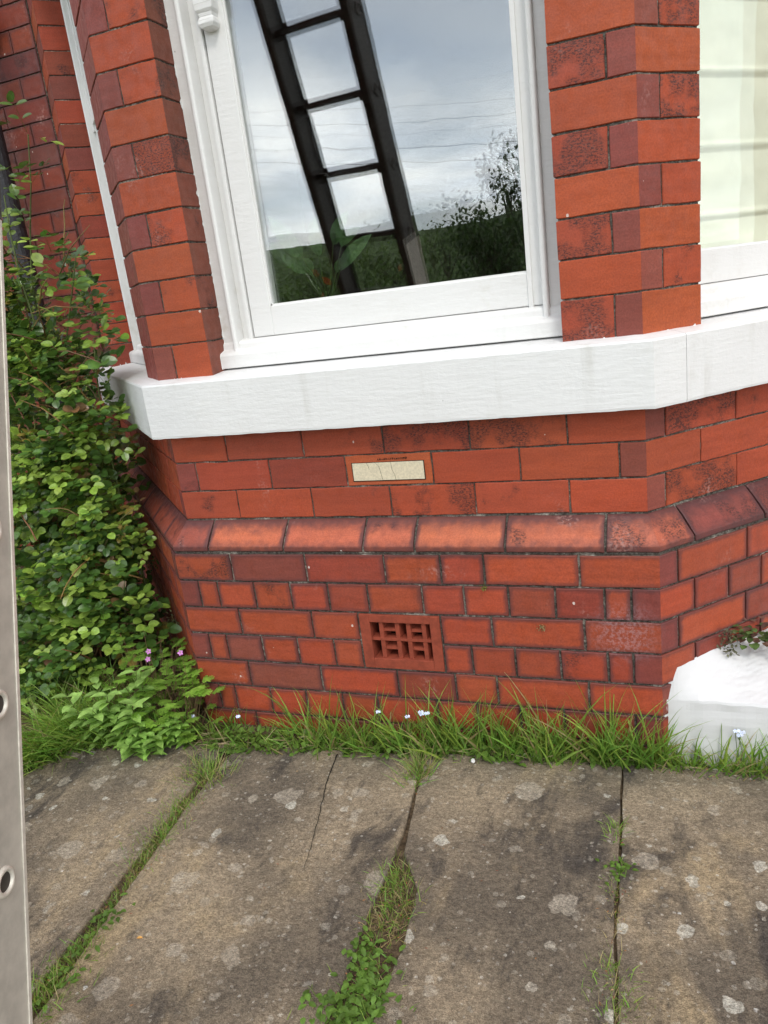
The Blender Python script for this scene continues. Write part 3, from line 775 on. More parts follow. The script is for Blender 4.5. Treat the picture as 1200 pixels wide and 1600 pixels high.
i_ = [rm.vert((x, y, -.3)) for x, y in ((-.05, .12), (W + .05, .12), (W + .95, 1.05), (2.9, 1.05), (2.9, 4.6), (-1.6, 4.6), (-1.6, 1.05), (-.95, 1.05))]; rm.face(*i_)
i_ = [rm.vert((x, y, ZT + .1)) for x, y in ((0, .1), (W, .1), (W + LEN * q, MAINY), (2.9, MAINY), (2.9, 4.6), (-1.6, 4.6), (-1.6, MAINY), (-LEN * q, MAINY))]; rm.face(*i_[::-1])
pts = bpath(('L', LEN), ('R', LEN)); mt = miters(pts)
for i in range(3):
    a, b = pts[i] - mt[i] * .175, pts[i + 1] - mt[i + 1] * .175
    rm.quad((b.x, b.y, -.3), (a.x, a.y, -.3), (a.x, a.y, .46), (b.x, b.y, .46))
    c, d = pts[i + 1] - mt[i + 1] * .12, pts[i] - mt[i] * .12
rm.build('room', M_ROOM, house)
ib = MB()
for i in range(3):               # inner window board
    a, b = pts[i] - mt[i] * .165, pts[i + 1] - mt[i + 1] * .165; c, d = pts[i + 1] - mt[i + 1] * .34, pts[i] - mt[i] * .34
    ib.hexa([(a.x, a.y, .462), (b.x, b.y, .462), (c.x, c.y, .462), (d.x, d.y, .462), (a.x, a.y, .487), (b.x, b.y, .487), (c.x, c.y, .487), (d.x, d.y, .487)])
ib.build('window_board', M_WOOD, house)

# iron downpipe in the corner of the main wall
dp = MB(); px_, py_ = -1.27, .93
dp.tube([(px_, py_, z) for z in (-.7, 0, 1, 2, 3, 4.4)], .042, 16)
for z in (.2, 1.75, 3.3):
    dp.tube([(px_, py_, z), (px_, py_, z + .11)], .052, 16); dp.tube([(px_, py_, z + .11), (px_, py_, z + .13)], .057, 16)
    dp.box(px_ - .09, px_ + .09, py_ + .03, py_ + .06, z + .02, z + .08)
dp.build('downpipe', M_IRON, house, smooth=False)['label'] = 'black iron downpipe'

# ------------------------------------------------------------------ white painted step against the right side
st = MB(); nx, ny = 110, 60; grid = []
for i in range(nx + 1):
    col = []
    for j in range(-10, ny + 1):
        x = 1.321 + 1.35 * (i / nx) ** 1.15
        yf_ = -.047 + .003 * mnoise.noise((x * 6, 0, 0)) + .0015 * mnoise.noise((x * 30, 0, 0)) + (.022 * (x - 1.325))
        xe = x
        # back edge follows the slanting lower wall
        yb = max(yf_ + .02, min((x - 1.325) - .058, 1.0))
        if j < 0:
            t = -j / 10; z = -.478 - t * .19; y = yf_ - .004 * t + .004 * mnoise.noise((x * 18, z * 18, 2))
        else:
            t = j / ny; y = yf_ + (yb - yf_) * t
            z = -.474 + .088 * t ** .9
            z += .004 * mnoise.noise((x * 9, y * 9, 0)) + .003 * mnoise.noise((x * 28, y * 28, 3)) + .0015 * mnoise.noise((x * 90, y * 90, 6))
            if j == 0: z -= .004
        xx_ = xe + (.006 * mnoise.noise((y * 30, z * 30, 5)) if i == 0 else 0)
        col.append(st.vert((xx_, y, z)))
    grid.append(col)
for i in range(nx):
    for j in range(len(grid[0]) - 1):
        # columns run from foot of the front face (last j<0) to the back
        pass
order = list(range(0, 10)) 
for i in range(nx):
    c0, c1 = grid[i], grid[i + 1]
    for j in range(len(c0) - 1): st.face(c0[j], c1[j], c1[j + 1], c0[j + 1])
bl_ = [st.vert((1.321, -.047, -.68)), st.vert((1.321, .0, -.68))]
st.face(*([bl_[1]] + [grid[0][k] for k in range(len(grid[0]) - 1, -1, -1)]))
# broken lump at the corner
def blob(mb, c, r, seed, n=14, amp=.25):
    rings = []
    for i in range(n + 1):
        th = pi * i / n; ring = []
        for k in range(n * 2):
            a = pi * k / n; d = Vector((sin(th) * cos(a), sin(th) * sin(a), cos(th)))
            s_ = 1 + amp * mnoise.noise(d * 2.2 + Vector((seed, 0, 0)))
            ring.append(mb.vert((c[0] + d.x * r[0] * s_, c[1] + d.y * r[1] * s_, c[2] + d.z * r[2] * s_)))
        rings.append(ring)
    for i in range(n):
        for k in range(n * 2): mb.face(rings[i][k], rings[i + 1][k], rings[i + 1][(k + 1) % (n * 2)], rings[i][(k + 1) % (n * 2)])
blob(st, (1.328, -.042, -.500), (.010, .010, .05), 3, amp=.6)
step = st.build('doorstep', M_STEP, at=(1.6, 0, GZ)); tag(step, 'rough white painted step abutting the brick wall at the right', 'step')

# ------------------------------------------------------------------ flagstones
def flag(poly, label, z=GZ, seed=0, crack=None):
    """poly ccw from above"""
    n = len(poly); cx = sum(p[0] for p in poly) / n; cy = sum(p[1] for p in poly) / n
    out = []
    for i in range(n):               # subdivide and roughen the outline
        a, b = Vector(poly[i]), Vector(poly[(i + 1) % n]); L = (b - a).length; m = max(1, int(L / .03))
        for k in range(m):
            p = a.lerp(b, k / m); nrm = Vector(((b - a).y, -(b - a).x)).normalized()
            out.append(p + nrm * (.005 * mnoise.noise((p.x * 12, p.y * 12, seed)) + .0018 * mnoise.noise((p.x * 60, p.y * 60, seed))))
    mb = MB(); c = Vector((cx, cy)); rings = []
    for inset, dz in ((0, -.045), (0, -.004), (.0015, -.0012), (.005, 0.0)):
        ring = []
        for p in out:
            d = (c - p).normalized(); pp_ = p + d * inset
            ring.append(mb.vert((pp_.x, pp_.y, z + dz + .0015 * mnoise.noise((pp_.x * 5, pp_.y * 5, seed)))))
        rings.append(ring)
    N = len(out)
    for k in range(3):
        for i in range(N): mb.face(rings[k][i], rings[k][(i + 1) % N], rings[k + 1][(i + 1) % N], rings[k + 1][i])
    mb.face(*rings[3])
    o = mb.build('flagstone', M_FLAG, at=(cx, cy, z - .045)); tag(o, label, 'paving slab', 'flagstones in front of the bay')
    if crack:
        cb = MB(); prev = None
        for i in range(60):
            t = i / 59; k = t * (len(crack) - 1); a = Vector(crack[int(min(k, len(crack) - 2))]); b = Vector(crack[int(min(k, len(crack) - 2)) + 1]); f_ = k - int(min(k, len(crack) - 2))
            p = a.lerp(b, f_); p.x += .003 * mnoise.noise((t * 14, 0, 1)); w = .0018 * (1 - t * .75) * (1 + .6 * mnoise.noise((t * 25, 0, 3)))
            cur = (cb.vert((p.x - w, p.y, z + .0022)), cb.vert((p.x + w, p.y, z + .0022)))
            if prev: cb.face(prev[0], cur[0], cur[1], prev[1])
            prev = cur
        cb.build('crack', M_CRACK, o)
    return o
YB = -2.3
flag([(-.47, YB), (.185, YB), (.180, -1.2), (.175, -1.0), (.162, -.84), (.150, -.70), (.138, -.55), (.128, -.42), (.122, -.30), (.115, -.185), (-.10, -.185), (-.28, -.225), (-.37, -.28), (-.42, -.38), (-.44, -.8)],
     'brown grey flagstone beside the ladder, its far corner rounded by grass', seed=1)
flag([(.235, YB), (.765, YB), (.765, -1.05), (.765, -.82), (.755, -.66), (.755, -.55), (.748, -.40), (.725, -.25), (.700, -.135), (.25, -.17), (.152, -.19), (.150, -.30), (.160, -.45), (.175, -.62), (.196, -.80), (.222, -1.0)],
     'grey flagstone crossed by a hairline crack, second from the ladder', seed=2, crack=[(.470, -.175), (.492, -.303), (.520, -.40), (.546, -.5), (.569, -.6)])
flag([(.835, YB), (1.252, YB), (1.256, -1.0), (1.247, -.80), (1.235, -.60), (1.233, -.40), (1.229, -.22), (1.222, -.060), (.95, -.09), (.712, -.125), (.735, -.24), (.755, -.40), (.772, -.50), (.835, -.60), (.850, -.75), (.845, -.95)],
     'ochre and brown mottled flagstone in line with the vent brick', seed=3)
flag([(1.262, YB), (2.05, YB), (2.05, -.04), (1.70, -.052), (1.40, -.070), (1.229, -.078), (1.233, -.22), (1.238, -.40), (1.240, -.60), (1.253, -.80), (1.264, -1.0)],
     'flagstone with round pale lichen spots in front of the white step', seed=4)

# ------------------------------------------------------------------ plants
def leaf(mb, base, d, up, L, wd, col, fold=.25, droop=.15, seg=4, tipcol=None, rnd=.75):
    d = d.normalized(); side = d.cross(up)
    if side.length < 1e-4: side = d.cross(Vector((1, 0, 0)))
    side.normalize(); n = side.cross(d).normalized(); prev = None
    for k in range(seg + 1):
        t = k / seg; w = wd * (sin(pi * min(1, t * 0.92 + .04)) ** rnd) * (1 - .25 * t) if 0 < k < seg else 0
        c = base + d * (L * t) - n * (droop * L * t * t)
        cc = col if tipcol is None else tuple(col[i] * (1 - t) + tipcol[i] * t for i in range(3))
        if w == 0: cur = (mb.vert(c, cc),)
        else: cur = (mb.vert(c + side * w + n * fold * w, cc), mb.vert(c, cc), mb.vert(c - side * w + n * fold * w, cc))
        if prev:
            if len(prev) == 1: mb.face(prev[0], cur[1], cur[0]); mb.face(prev[0], cur[2], cur[1])
            elif len(cur) == 1: mb.face(prev[0], prev[1], cur[0]); mb.face(prev[1], prev[2], cur[0])
            else: mb.face(prev[0], prev[1], cur[1], cur[0]); mb.face(prev[1], prev[2], cur[2], cur[1])
        prev = cur
def blade(mb, root, dirv, L, w, bend, col, tip, seg=4):
    dirv = Vector(dirv).normalized(); side = dirv.cross(Vector((R.uniform(-1, 1), R.uniform(-1, 1), .2))).normalized()
    out = Vector((dirv.x, dirv.y, 0)); out = out.normalized() if out.length > .01 else Vector((R.uniform(-1, 1), R.uniform(-1, 1), 0)).normalized()
    p = Vector(root); prev = None; d = dirv.copy(); stp = L / seg
    for k in range(seg + 1):
        t = k / seg; ww = w * (1 - t ** 1.6) * (.65 + .35 * min(1, t * 4)); cc = tuple(col[i] * (1 - t) + tip[i] * t for i in range(3))
        if k == seg: cur = (mb.vert(p, cc),)
        else: cur = (mb.vert(p - side * ww, cc), mb.vert(p + side * ww, cc))
        if prev:
            if len(cur) == 1: mb.face(prev[0], prev[1], cur[0])
            else: mb.face(prev[0], prev[1], cur[1], cur[0])
        prev = cur
        p = p + d * stp; d = (d + (out * .8 + Vector((0, 0, -.75))) * bend * (.4 + t)).normalized()
def gcol(dry=.1):
    if R.random() < dry: return (.30, .24, .11), (.42, .34, .18)
    k = R.uniform(.65, 1.25); y = R.uniform(.8, 1.25)
    return (.125 * k * y, .235 * k, .032 * k), (.27 * k * y, .42 * k, .08 * k)

def interp(x, tab):
    for (a, ya), (b, yb) in zip(tab, tab[1:]):
        if a <= x <= b: return ya + (yb - ya) * (x - a) / (b - a)
    return tab[0][1] if x < tab[0][0] else tab[-1][1]
EDGE = [(-.5, -.34), (-.42, -.33), (-.3, -.235), (-.1, -.19), (.15, -.20), (.25, -.185), (.6, -.14), (.98, -.10), (1.2, -.085), (1.325, -.078), (1.6, -.066), (2.0, -.045)]
# the strip of grass along the wall
gm = MB(); DENS = [(-.1, .6), (.1, .4), (.2, .6), (.4, .9), (.9, 1.0), (1.2, 1.1), (1.3, 1.0), (1.4, 1.0), (1.8, .9)]
HGT = [(-.1, .6), (.25, .55), (.4, 1.0), (.6, .95), (.8, 1.05), (.95, 1.0), (1.1, 1.25), (1.25, 1.35), (1.32, .9), (1.45, .75), (1.8, 1.0)]
clump = [(R.uniform(-.12, 1.9), R.uniform(.6, 1.3)) for _ in range(150)]
for (cx, hh) in clump:
    ye = interp(cx, EDGE); yw = -.075 if cx < 1.31 else -.060 + .03 * (cx - 1.31)
    cy = R.uniform(ye - .008, yw) if yw > ye else yw - .01
    nb = int(17 * interp(cx, DENS))
    lean0 = Vector((R.uniform(-.4, .4), R.uniform(-.35, .05), 1)); cspread = R.uniform(.012, .03)
    for _ in range(nb):
        r_ = (cx + R.gauss(0, cspread), min(yw + .002, cy + R.gauss(0, cspread * .6)), -.66)
        L = .165 * hh * interp(cx, HGT) * R.uniform(.35, 1.35); c, tp = gcol(.09)
        d = lean0 + Vector((R.gauss(0, .34), R.gauss(-.04, .24), 0))
        blade(gm, r_, d, L, R.uniform(.0014, .0032) * (1 + .3 * (L > .13)), R.uniform(.02, .15), c, tp, 5)
for _ in range(1500):               # fine short undergrowth
    cx = R.uniform(-.15, 1.95); ye = interp(cx, EDGE); yw = -.068 if cx < 1.31 else -.056 + .03 * (cx - 1.31)
    r_ = (cx, R.uniform(ye - .012, yw), -.655); c, tp = gcol(.16)
    blade(gm, r_, (R.gauss(0, .6), R.gauss(-.25, .5), .8), R.uniform(.02, .06), R.uniform(.0009, .0018), R.uniform(.1, .4), c, tp, 3)
for _ in range(260):                # dead straw lying through it
    cx = R.uniform(-.15, 1.95); ye = interp(cx, EDGE); a = R.uniform(0, 6.3)
    blade(gm, (cx, R.uniform(ye - .015, ye + .03), -.645 + R.uniform(0, .03)), (cos(a), sin(a) * .5, R.uniform(-.05, .35)), R.uniform(.03, .08), .0011, R.uniform(0, .2), (.36, .27, .15), (.55, .45, .28), 3)
for _ in range(44):                 # a few long arching blades
    cx = R.choice((R.uniform(.3, 1.3), R.uniform(.8, .9), R.uniform(1.15, 1.32))); c, tp = gcol(.05)
    blade(gm, (cx, -.085, -.66), (R.gauss(0, .25), R.uniform(-.2, .0), 1), R.uniform(.17, .27), .0030, R.uniform(.02, .14), c, tp, 7)
def weedleaves(mb, cx, cy, n, spread, zmax, size, colr, zb=-.65):
    for _ in range(n):
        a = R.uniform(0, 2 * pi); rr = spread * sqrt(R.random()); z = zb + R.uniform(.004, zmax)
        p = Vector((cx + rr * cos(a), cy + rr * sin(a) * .7, z)); k = R.uniform(.7, 1.3)
        leaf(mb, p, Vector((cos(a + R.uniform(-1, 1)), sin(a + R.uniform(-1, 1)), R.uniform(-.1, .6))), Vector((0, 0, 1)), size * R.uniform(.5, 1.2), size * .28 * R.uniform(.7, 1.2), tuple(c * k for c in colr), .2, .3, 3)
for (cx, n, s) in ((-.02, 60, .05), (.12, 90, .06), (.22, 110, .06), (.33, 60, .05), (.45, 60, .06), (.62, 50, .06), (.76, 70, .05), (.88, 70, .06), (1.0, 40, .05), (1.17, 90, .045), (1.23, 90, .04), (.55, 60, .08), (.95, 40, .08)):
    ye = interp(cx, EDGE); weedleaves(gm, cx, ye + .012, n, s, .045, .026, (.12, .21, .035))
gs = gm.build('grass', M_GRASS, at=(.6, -.1, -.66)); tag(gs, 'green grass and low weeds growing along the foot of the brick wall', 'grass', kind='stuff')

# grass at the left, between bush and paving
g2 = MB()
for _ in range(85):
    cx = R.uniform(-.95, -.25) if R.random() < .5 else R.uniform(-.50, -.27); cy = interp(cx, EDGE) + R.uniform(-.02, .14)
    if cx < -.45: cy = R.uniform(-.6, .15)
    lean0 = Vector((R.uniform(-.4, .7), R.uniform(-.7, -.05), .9))
    for _ in range(34):
        c, tp = gcol(.06); c = tuple(v * 1.05 for v in c)
        blade(g2, (cx + R.gauss(0, .025), cy + R.gauss(0, .02), -.66), lean0 + Vector((R.gauss(0, .35), R.gauss(0, .3), 0)), R.uniform(.09, .25), R.uniform(.0015, .0034), R.uniform(.06, .26), c, tp, 5)
gl2 = g2.build('grass', M_GRASS, at=(-.5, -.3, -.66)); tag(gl2, 'long arching grass under the rose bush beside the ladder', 'grass', kind='stuff')

# moss and debris in the joints is soil; individual tufts grow from it
JLAB = ['', None]
def tuft(x, y, label, n=60, hgt=.035, spread=(.012, .03), dry=.15, leafy=0, cat='grass tuft', name='grass_tuft', w=.0012, leafcol=(.115, .21, .035), lsize=.016):
    mb = MB(); hgt *= 1.45; n = int(n * 2.1); spread = (spread[0] * 1.35, spread[1] * 1.1)
    for _ in range(n):
        c, tp = gcol(dry)
        blade(mb, (x + R.gauss(0, spread[0]), y + R.gauss(0, spread[1]), GZ - .018), (R.gauss(0, .55), R.gauss(0, .5), 1), hgt * R.uniform(.4, 1.35), w * R.uniform(.7, 1.4), R.uniform(.05, .35), c, tp, 4)
    if leafy:
        for _ in range(leafy):
            a = R.uniform(0, 2 * pi); p = Vector((x + R.gauss(0, spread[0] * 1.1), y + R.gauss(0, spread[1]), GZ + R.uniform(-.012, .016))); k = R.uniform(.7, 1.35)
            leaf(mb, p, Vector((cos(a), sin(a), R.uniform(-.05, .5))), Vector((0, 0, 1)), lsize * R.uniform(.6, 1.3), lsize * .34, tuple(c_ * k for c_ in leafcol), .15, .3, 3)
    for _ in range(int(n * .35)):       # dry bits lying flat
        a = R.uniform(0, 2 * pi); blade(mb, (x + R.gauss(0, spread[0] * 1.2), y + R.gauss(0, spread[1]), GZ - .004), (cos(a), sin(a), .12), R.uniform(.01, .03), .0008, 0, (.22, .13, .07), (.35, .26, .15), 2)
    o = mb.build(name, M_GRASS, at=(x, y, GZ - .018)); tag(o, label, cat, 'tufts growing in the paving joints')
    return o
J1 = 'in the joint nearest the ladder'
tuft(.134, -.330, 'spiky grass tuft mixed with straw, topmost ' + J1, 170, .050, (.026, .030), .35)
tuft(.142, -.455, 'low grass tuft with reddish straw edge, second down ' + J1, 230, .026, (.018, .034), .25)
tuft(.152, -.560, 'mat of fine green grass, third down ' + J1, 260, .026, (.019, .036), .2)
tuft(.166, -.650, 'thin grass line with brown bits, fourth down ' + J1, 190, .022, (.013, .032), .3)
tuft(.182, -.740, 'narrow grassy growth, fifth down ' + J1, 120, .018, (.009, .030), .2)
tuft(.196, -.830, 'short weed clump with tiny leaves, sixth down ' + J1, 110, .018, (.011, .028), .2, 40)
tuft(.203, -.915, 'wider grass tuft, next to last ' + J1, 150, .028, (.016, .028), .12, 20)
tuft(.205, -1.00, 'thick grass tuft with reddish dead leaves, last ' + J1, 180, .032, (.020, .026), .18, 20)
J2 = 'in the wide middle joint'
tuft(.722, -.215, 'pale spiky dry tuft by the wall grass, topmost ' + J2, 110, .058, (.012, .022), .45, 12)
tuft(.776, -.575, 'green grass tuft at the start of the wide gap ' + J2, 110, .028, (.015, .020), .1)
tuft(.800, -.640, 'sprawling grass tuft with straw blades ' + J2, 110, .030, (.024, .022), .35)
tuft(.805, -.705, 'sparse dry tuft over brown debris ' + J2, 90, .026, (.022, .024), .55)
tuft(.775, -.765, 'small upright round-leaved weed, left side ' + J2, 20, .020, (.008, .016), .2, 45, 'weed', 'weed', lsize=.017)
tuft(.812, -.825, 'bright green round-leaved weed patch ' + J2, 60, .024, (.020, .024), .15, 130, 'weed', 'weed', lsize=.017)
tuft(.795, -.905, 'largest round-leaved weed patch at the bottom ' + J2, 70, .026, (.032, .028), .15, 200, 'weed', 'weed', lsize=.018)
J3 = 'in the thin right joint'
tuft(1.222, -.340, 'small fan of grass, topmost ' + J3, 60, .028, (.006, .016), .08)
tuft(1.236, -.455, 'leafy green weed, second down ' + J3, 30, .020, (.010, .018), .1, 60, 'weed', 'weed', lsize=.013)
tuft(1.229, -.505, 'soft grass tuft just under the leafy weed ' + J3, 70, .020, (.007, .016), .1)
tuft(1.234, -.600, 'withered straw tuft ' + J3, 50, .020, (.006, .024), .9)
tuft(1.237, -.715, 'upright green grass tuft, next to last ' + J3, 90, .026, (.012, .018), .2)
tuft(1.253, -.785, 'dry edged grass tuft with brown bits, lowest ' + J3, 90, .026, (.018, .020), .3)
t_ = MB()
for _ in range(26):
    c, tp = gcol(.0); blade(t_, (.225 + R.gauss(0, .015), -1.12 + R.gauss(0, .015), GZ - .01), (R.gauss(.1, .5), R.gauss(.2, .4), .8), R.uniform(.06, .12), .0028, R.uniform(.05, .25), c, tp, 5)
o = t_.build('grass_tuft', M_GRASS, at=(.225, -1.12, GZ - .01)); tag(o, 'broad-bladed grass tuft at the bottom edge beside the ladder', 'grass tuft', 'tufts growing in the paving joints')

# ------------------------------------------------------------------ rose bush
BUSH = [((-.85, .05, -.50), (.42, .22, .18), 1.0), ((-.44, .10, -.44), (.17, .14, .17), .9), ((-.58, .22, .66), (.26, .18, .20), .9), ((-.84, .24, -.36), (.46, .36, .32), 1.3), ((-.68, .20, -.02), (.38, .32, .33), 1.15), ((-.95, .45, .10), (.35, .25, .60), .9), ((-.60, .20, .30), (.29, .22, .30), 1.0), ((-.74, .24, .60), (.24, .18, .22), .55), ((-.44, .10, -.20), (.15, .17, .28), .5), ((-.50, .15, .50), (.16, .14, .16), .35)]
rose = empty('rose_bush', (-.62, .3, -.66), 'tall rose bush with glossy oval leaves growing against the house corner', 'rose bush')
fol = MB(); canes = []
def okpos(p):
    d = (-p.x - p.y) * q
    lim = .085 if p.z < .0 else (.075 if .24 < p.z < .43 else .03)
    return d > lim and p.y < MAINY - .08 and p.z > -.64 and (p.x + .6) * 1 < .9
def leafcol():
    r = R.random()
    if r > .975: return (.34, .26, .06)
    if r > .96: return (.22, .13, .06)
    if r < .29: k = R.uniform(.8, 1.2); return (.23 * k, .35 * k, .055 * k)
    if r < .42: k = R.uniform(.8, 1.2); return (.32 * k, .45 * k, .085 * k)
    k = R.uniform(.55, 1.25); return (.082 * k, .165 * k, .032 * k)
def compound(mb, p, d, size, n=5, col=None):
    c = col or leafcol(); d = d.normalized(); side = d.cross(Vector((0, 0, 1)))
    if side.length < .1: side = Vector((1, 0, 0))
    side.normalize(); upv = side.cross(d).normalized()
    L = size * 2.7
    mb.col = (.10, .11, .03)
    tipp = p + d * L
    a = mb.vert(p - side * .0008); b = mb.vert(p + side * .0008); e = mb.vert(tipp + side * .0004); f_ = mb.vert(tipp - side * .0004); mb.face(a, b, e, f_)
    upn = (upv * .5 + Vector((R.uniform(-.2, .7), R.uniform(-1.0, -.2), R.uniform(.2, 1.0)))).normalized()
    leaf(mb, tipp, d, upn, size, size * .42, tuple(v * R.uniform(.9, 1.1) for v in c), .14, .12, 6, None, .6)
    for k in range((n - 1) // 2):
        t = .45 + .45 * k
        pp = p + d * L * min(.92, t)
        for s_ in (-1, 1):
            dd_ = (d * .45 + side * s_ + upv * R.uniform(-.2, .3)).normalized()
            kk = R.uniform(.85, 1.15)
            leaf(mb, pp + dd_ * size * .12, dd_, upn, size * R.uniform(.75, .98), size * .39, tuple(v * kk for v in c), .14, .12, 6, None, .6)
base_pts = [Vector((R.uniform(-.95, -.38), R.uniform(.08, .42), -.66)) for _ in range(26)]
def cane(pts, r0, r1, young=False):
    mb = MB(); mb.col = (.10, .13, .04) if young else (R.uniform(.16, .26), R.uniform(.11, .16), .07)
    n = len(pts); mb.tube(pts, [r0 + (r1 - r0) * i / (n - 1) for i in range(n)], 6); return mb
def bez(a, b, c, n=12, wob=.012):
    out = []
    for i in range(n + 1):
        t = i / n; p = a * (1 - t) ** 2 + b * 2 * t * (1 - t) + c * t * t
        out.append(p + Vector((mnoise.noise((t * 6, a.x * 9, 0)), mnoise.noise((t * 6, a.x * 9, 5)), mnoise.noise((t * 6, a.x * 9, 9)))) * wob)
    return out
cane_obs = []
tops = [(-.437, .20, 1.16), (-.36, .20, .80), (-.55, .16, 1.0), (-.33, .16, .55), (-.70, .2, .9)]
for i, b in enumerate(base_pts):
    if i < len(tops): e = Vector(tops[i])
    else:
        E = R.choice(BUSH[:4]); e = Vector(E[0]) + Vector((R.uniform(-1, 1) * E[1][0], R.uniform(-1, .3) * E[1][1], R.uniform(0, 1) * E[1][2]))
    if not okpos(e): e.x -= .15
    m_ = b.lerp(e, .5) + Vector((R.uniform(-.15, .1), R.uniform(-.12, .08), .15))
    pts = bez(b, m_, e); 
    pts = [p if okpos(p) or p.z < -.6 else p + Vector((-.08, 0, 0)) for p in pts]
    canes.append(pts)
    cmb = cane(pts, R.uniform(.0045, .009), .0018, i < 5)
    cane_obs.append(cmb)
    # side twigs and leaves up the cane
    for k in range(4, len(pts)):
        for _ in range(2 if i >= 5 else 3):
            if i < 5 and pts[k].z < .2 and R.random() < .4: continue
            dv_ = Vector((R.uniform(-1, 1), R.uniform(-1, .5), R.uniform(-.3, .8)))
            if okpos(pts[k] + dv_.normalized() * .08): compound(fol, pts[k] + dv_ * .006, dv_, R.uniform(.026, .042) if pts[k].z > .75 else R.uniform(.032, .050))
# twiggy structure through the volume
twig = MB()
for _ in range(150):
    E = R.choices(BUSH, [e[2] for e in BUSH])[0]
    while True:
        v = Vector((R.uniform(-1, 1), R.uniform(-1, 1), R.uniform(-1, 1)))
        if v.length < 1: break
    a = Vector(E[0]) + Vector((v.x * E[1][0], v.y * E[1][1], v.z * E[1][2])); d = Vector((R.uniform(-1, 1), R.uniform(-.9, .5), R.uniform(-.2, 1))).normalized()
    e = a + d * R.uniform(.1, .28)
    if not (okpos(a) and okpos(e)): continue
    twig.col = (R.uniform(.15, .30), R.uniform(.10, .17), .06); twig.tube(bez(a, a.lerp(e, .5) + Vector((0, 0, .03)), e, 5, .006), [.0028, .0025, .0022, .002, .0016, .0012], 5)
cnt = 0
for _ in range(16000):
    E = R.choices(BUSH, [e[2] * e[1][0] * e[1][2] for e in BUSH])[0]
    v = Vector((R.gauss(0, 1), R.gauss(0, 1), R.gauss(0, 1))).normalized() * (R.random() ** .45)
    p = Vector(E[0]) + Vector((v.x * E[1][0], v.y * E[1][1], v.z * E[1][2]))
    # uneven clumps with gaps
    if mnoise.noise(p * 5.0) < .07: continue
    if E[2] < .7 and R.random() > E[2]: continue
    d = Vector((v.x + R.gauss(0, .5), v.y - .5 + R.gauss(0, .5), R.gauss(.1, .5))).normalized()
    if not okpos(p + d * .08) or not okpos(p): continue
    compound(fol, p, d, R.uniform(.022, .042) * (1 if p.z > -.3 else .8), R.choice((3, 5, 5, 7)))
    cnt += 1
    if cnt > 3000: break
fol.build('foliage', M_LEAF, rose)
for mb in cane_obs: mb.build('cane', M_BARK, rose, smooth=True)
twig.build('twigs', M_BARK, rose, smooth=True)

# ------------------------------------------------------------------ herb robert (divided leaves, pink flowers) by the corner
def palmleaf(mb, p, d, size, c):
    d = d.normalized(); side = d.cross(Vector((0, 0, 1))); side = side.normalized() if side.length > .1 else Vector((1, 0, 0)); upn = side.cross(d)
    for a, l in ((-1.15, .7), (-.55, .9), (0, 1), (.55, .9), (1.15, .7)):
        dd_ = (d * cos(a) + side * sin(a)).normalized(); s2 = dd_.cross(upn).normalized()
        leaf(mb, p, dd_, upn, size * l, size * .12, c, .1, .15, 3)
        for t in (.35, .6, .8):
            for sg in (-1, 1): leaf(mb, p + dd_ * size * l * t, (dd_ + s2 * sg * .9), upn, size * l * .42 * (1.15 - t * .6), size * .075, c, .1, .1, 2)
def flower(mb, p, n, r, c, cen, npet=5):
    n = Vector(n).normalized(); a = n.cross(Vector((0, 0, 1))); a = a.normalized() if a.length > .05 else Vector((1, 0, 0)); b = n.cross(a)
    for k in range(npet):
        t = 2 * pi * k / npet; d = a * cos(t) + b * sin(t); leaf(mb, Vector(p) + d * r * .12, d + n * .25, n, r, r * .42, c, -.1, .1, 3)
    mb.col = cen; blob(mb, (p[0], p[1], p[2]), (r * .2, r * .2, r * .2), 1, 4, 0)
def herb(x, y, label, n, hgt, spread, flowers, sz=.024, col=(.28, .46, .07)):
    root = empty('herb_robert', (x, y, -.66), label, 'wildflower', 'pink flowered wild geraniums')
    mb = MB(); sm_ = MB(); sm_.col = (.16, .10, .05)
    for _ in range(n):
        a = R.uniform(0, 2 * pi); rr = spread * sqrt(R.random()); h_ = hgt * R.uniform(.25, 1) * (1 - .4 * rr / spread)
        e = Vector((x + rr * cos(a), y + rr * sin(a), -.66 + h_)); b = Vector((x + rr * cos(a) * .3, y + rr * sin(a) * .3, -.66))
        if (-e.x - e.y) * q < .075 and e.x < 0 and e.y > -.07: e.y = -.09
        if e.y > -.075 and e.x >= -.03: e.y = -.085
        sm_.tube([b, b.lerp(e, .6) + Vector((0, 0, .01)), e], [.001, .0009, .0007], 4)
        k = R.uniform(.6, 1.25); palmleaf(mb, e, Vector((cos(a) + R.gauss(0, .4), sin(a) - .4, R.uniform(-.1, .5))), sz * R.uniform(.7, 1.3), tuple(v * k for v in col))
    mb.build('foliage', M_SOFT, root); sm_.build('stems', M_BARK, root)
    for (fx, fy, fz) in flowers:
        f_ = MB(); flower(f_, (fx, fy, fz), (.3, -.8, .4), .0085, (.62, .25, .60), (.5, .45, .2)); o = f_.build('flower', M_PETAL, root)
        s_ = MB(); s_.col = (.18, .12, .05); s_.tube([(fx * .8 + x * .2, fy * .8 + y * .2, -.60), (fx, fy + .006, (fz - .6) / 2), (fx, fy + .003, fz)], .0007, 4); s_.build('stalk', M_BARK, o)
herb(-.06, -.13, 'bright green wild geranium with a pink flower touching the corner of the brick wall', 90, .28, .12, [(-.031, -.12, -.381)], .030)
herb(-.20, -.10, 'wild geranium with two pink flowers between rose bush and brick corner', 130, .36, .17, [(-.148, -.12, -.383), (-.157, -.12, -.410)], .028, (.22, .38, .055))

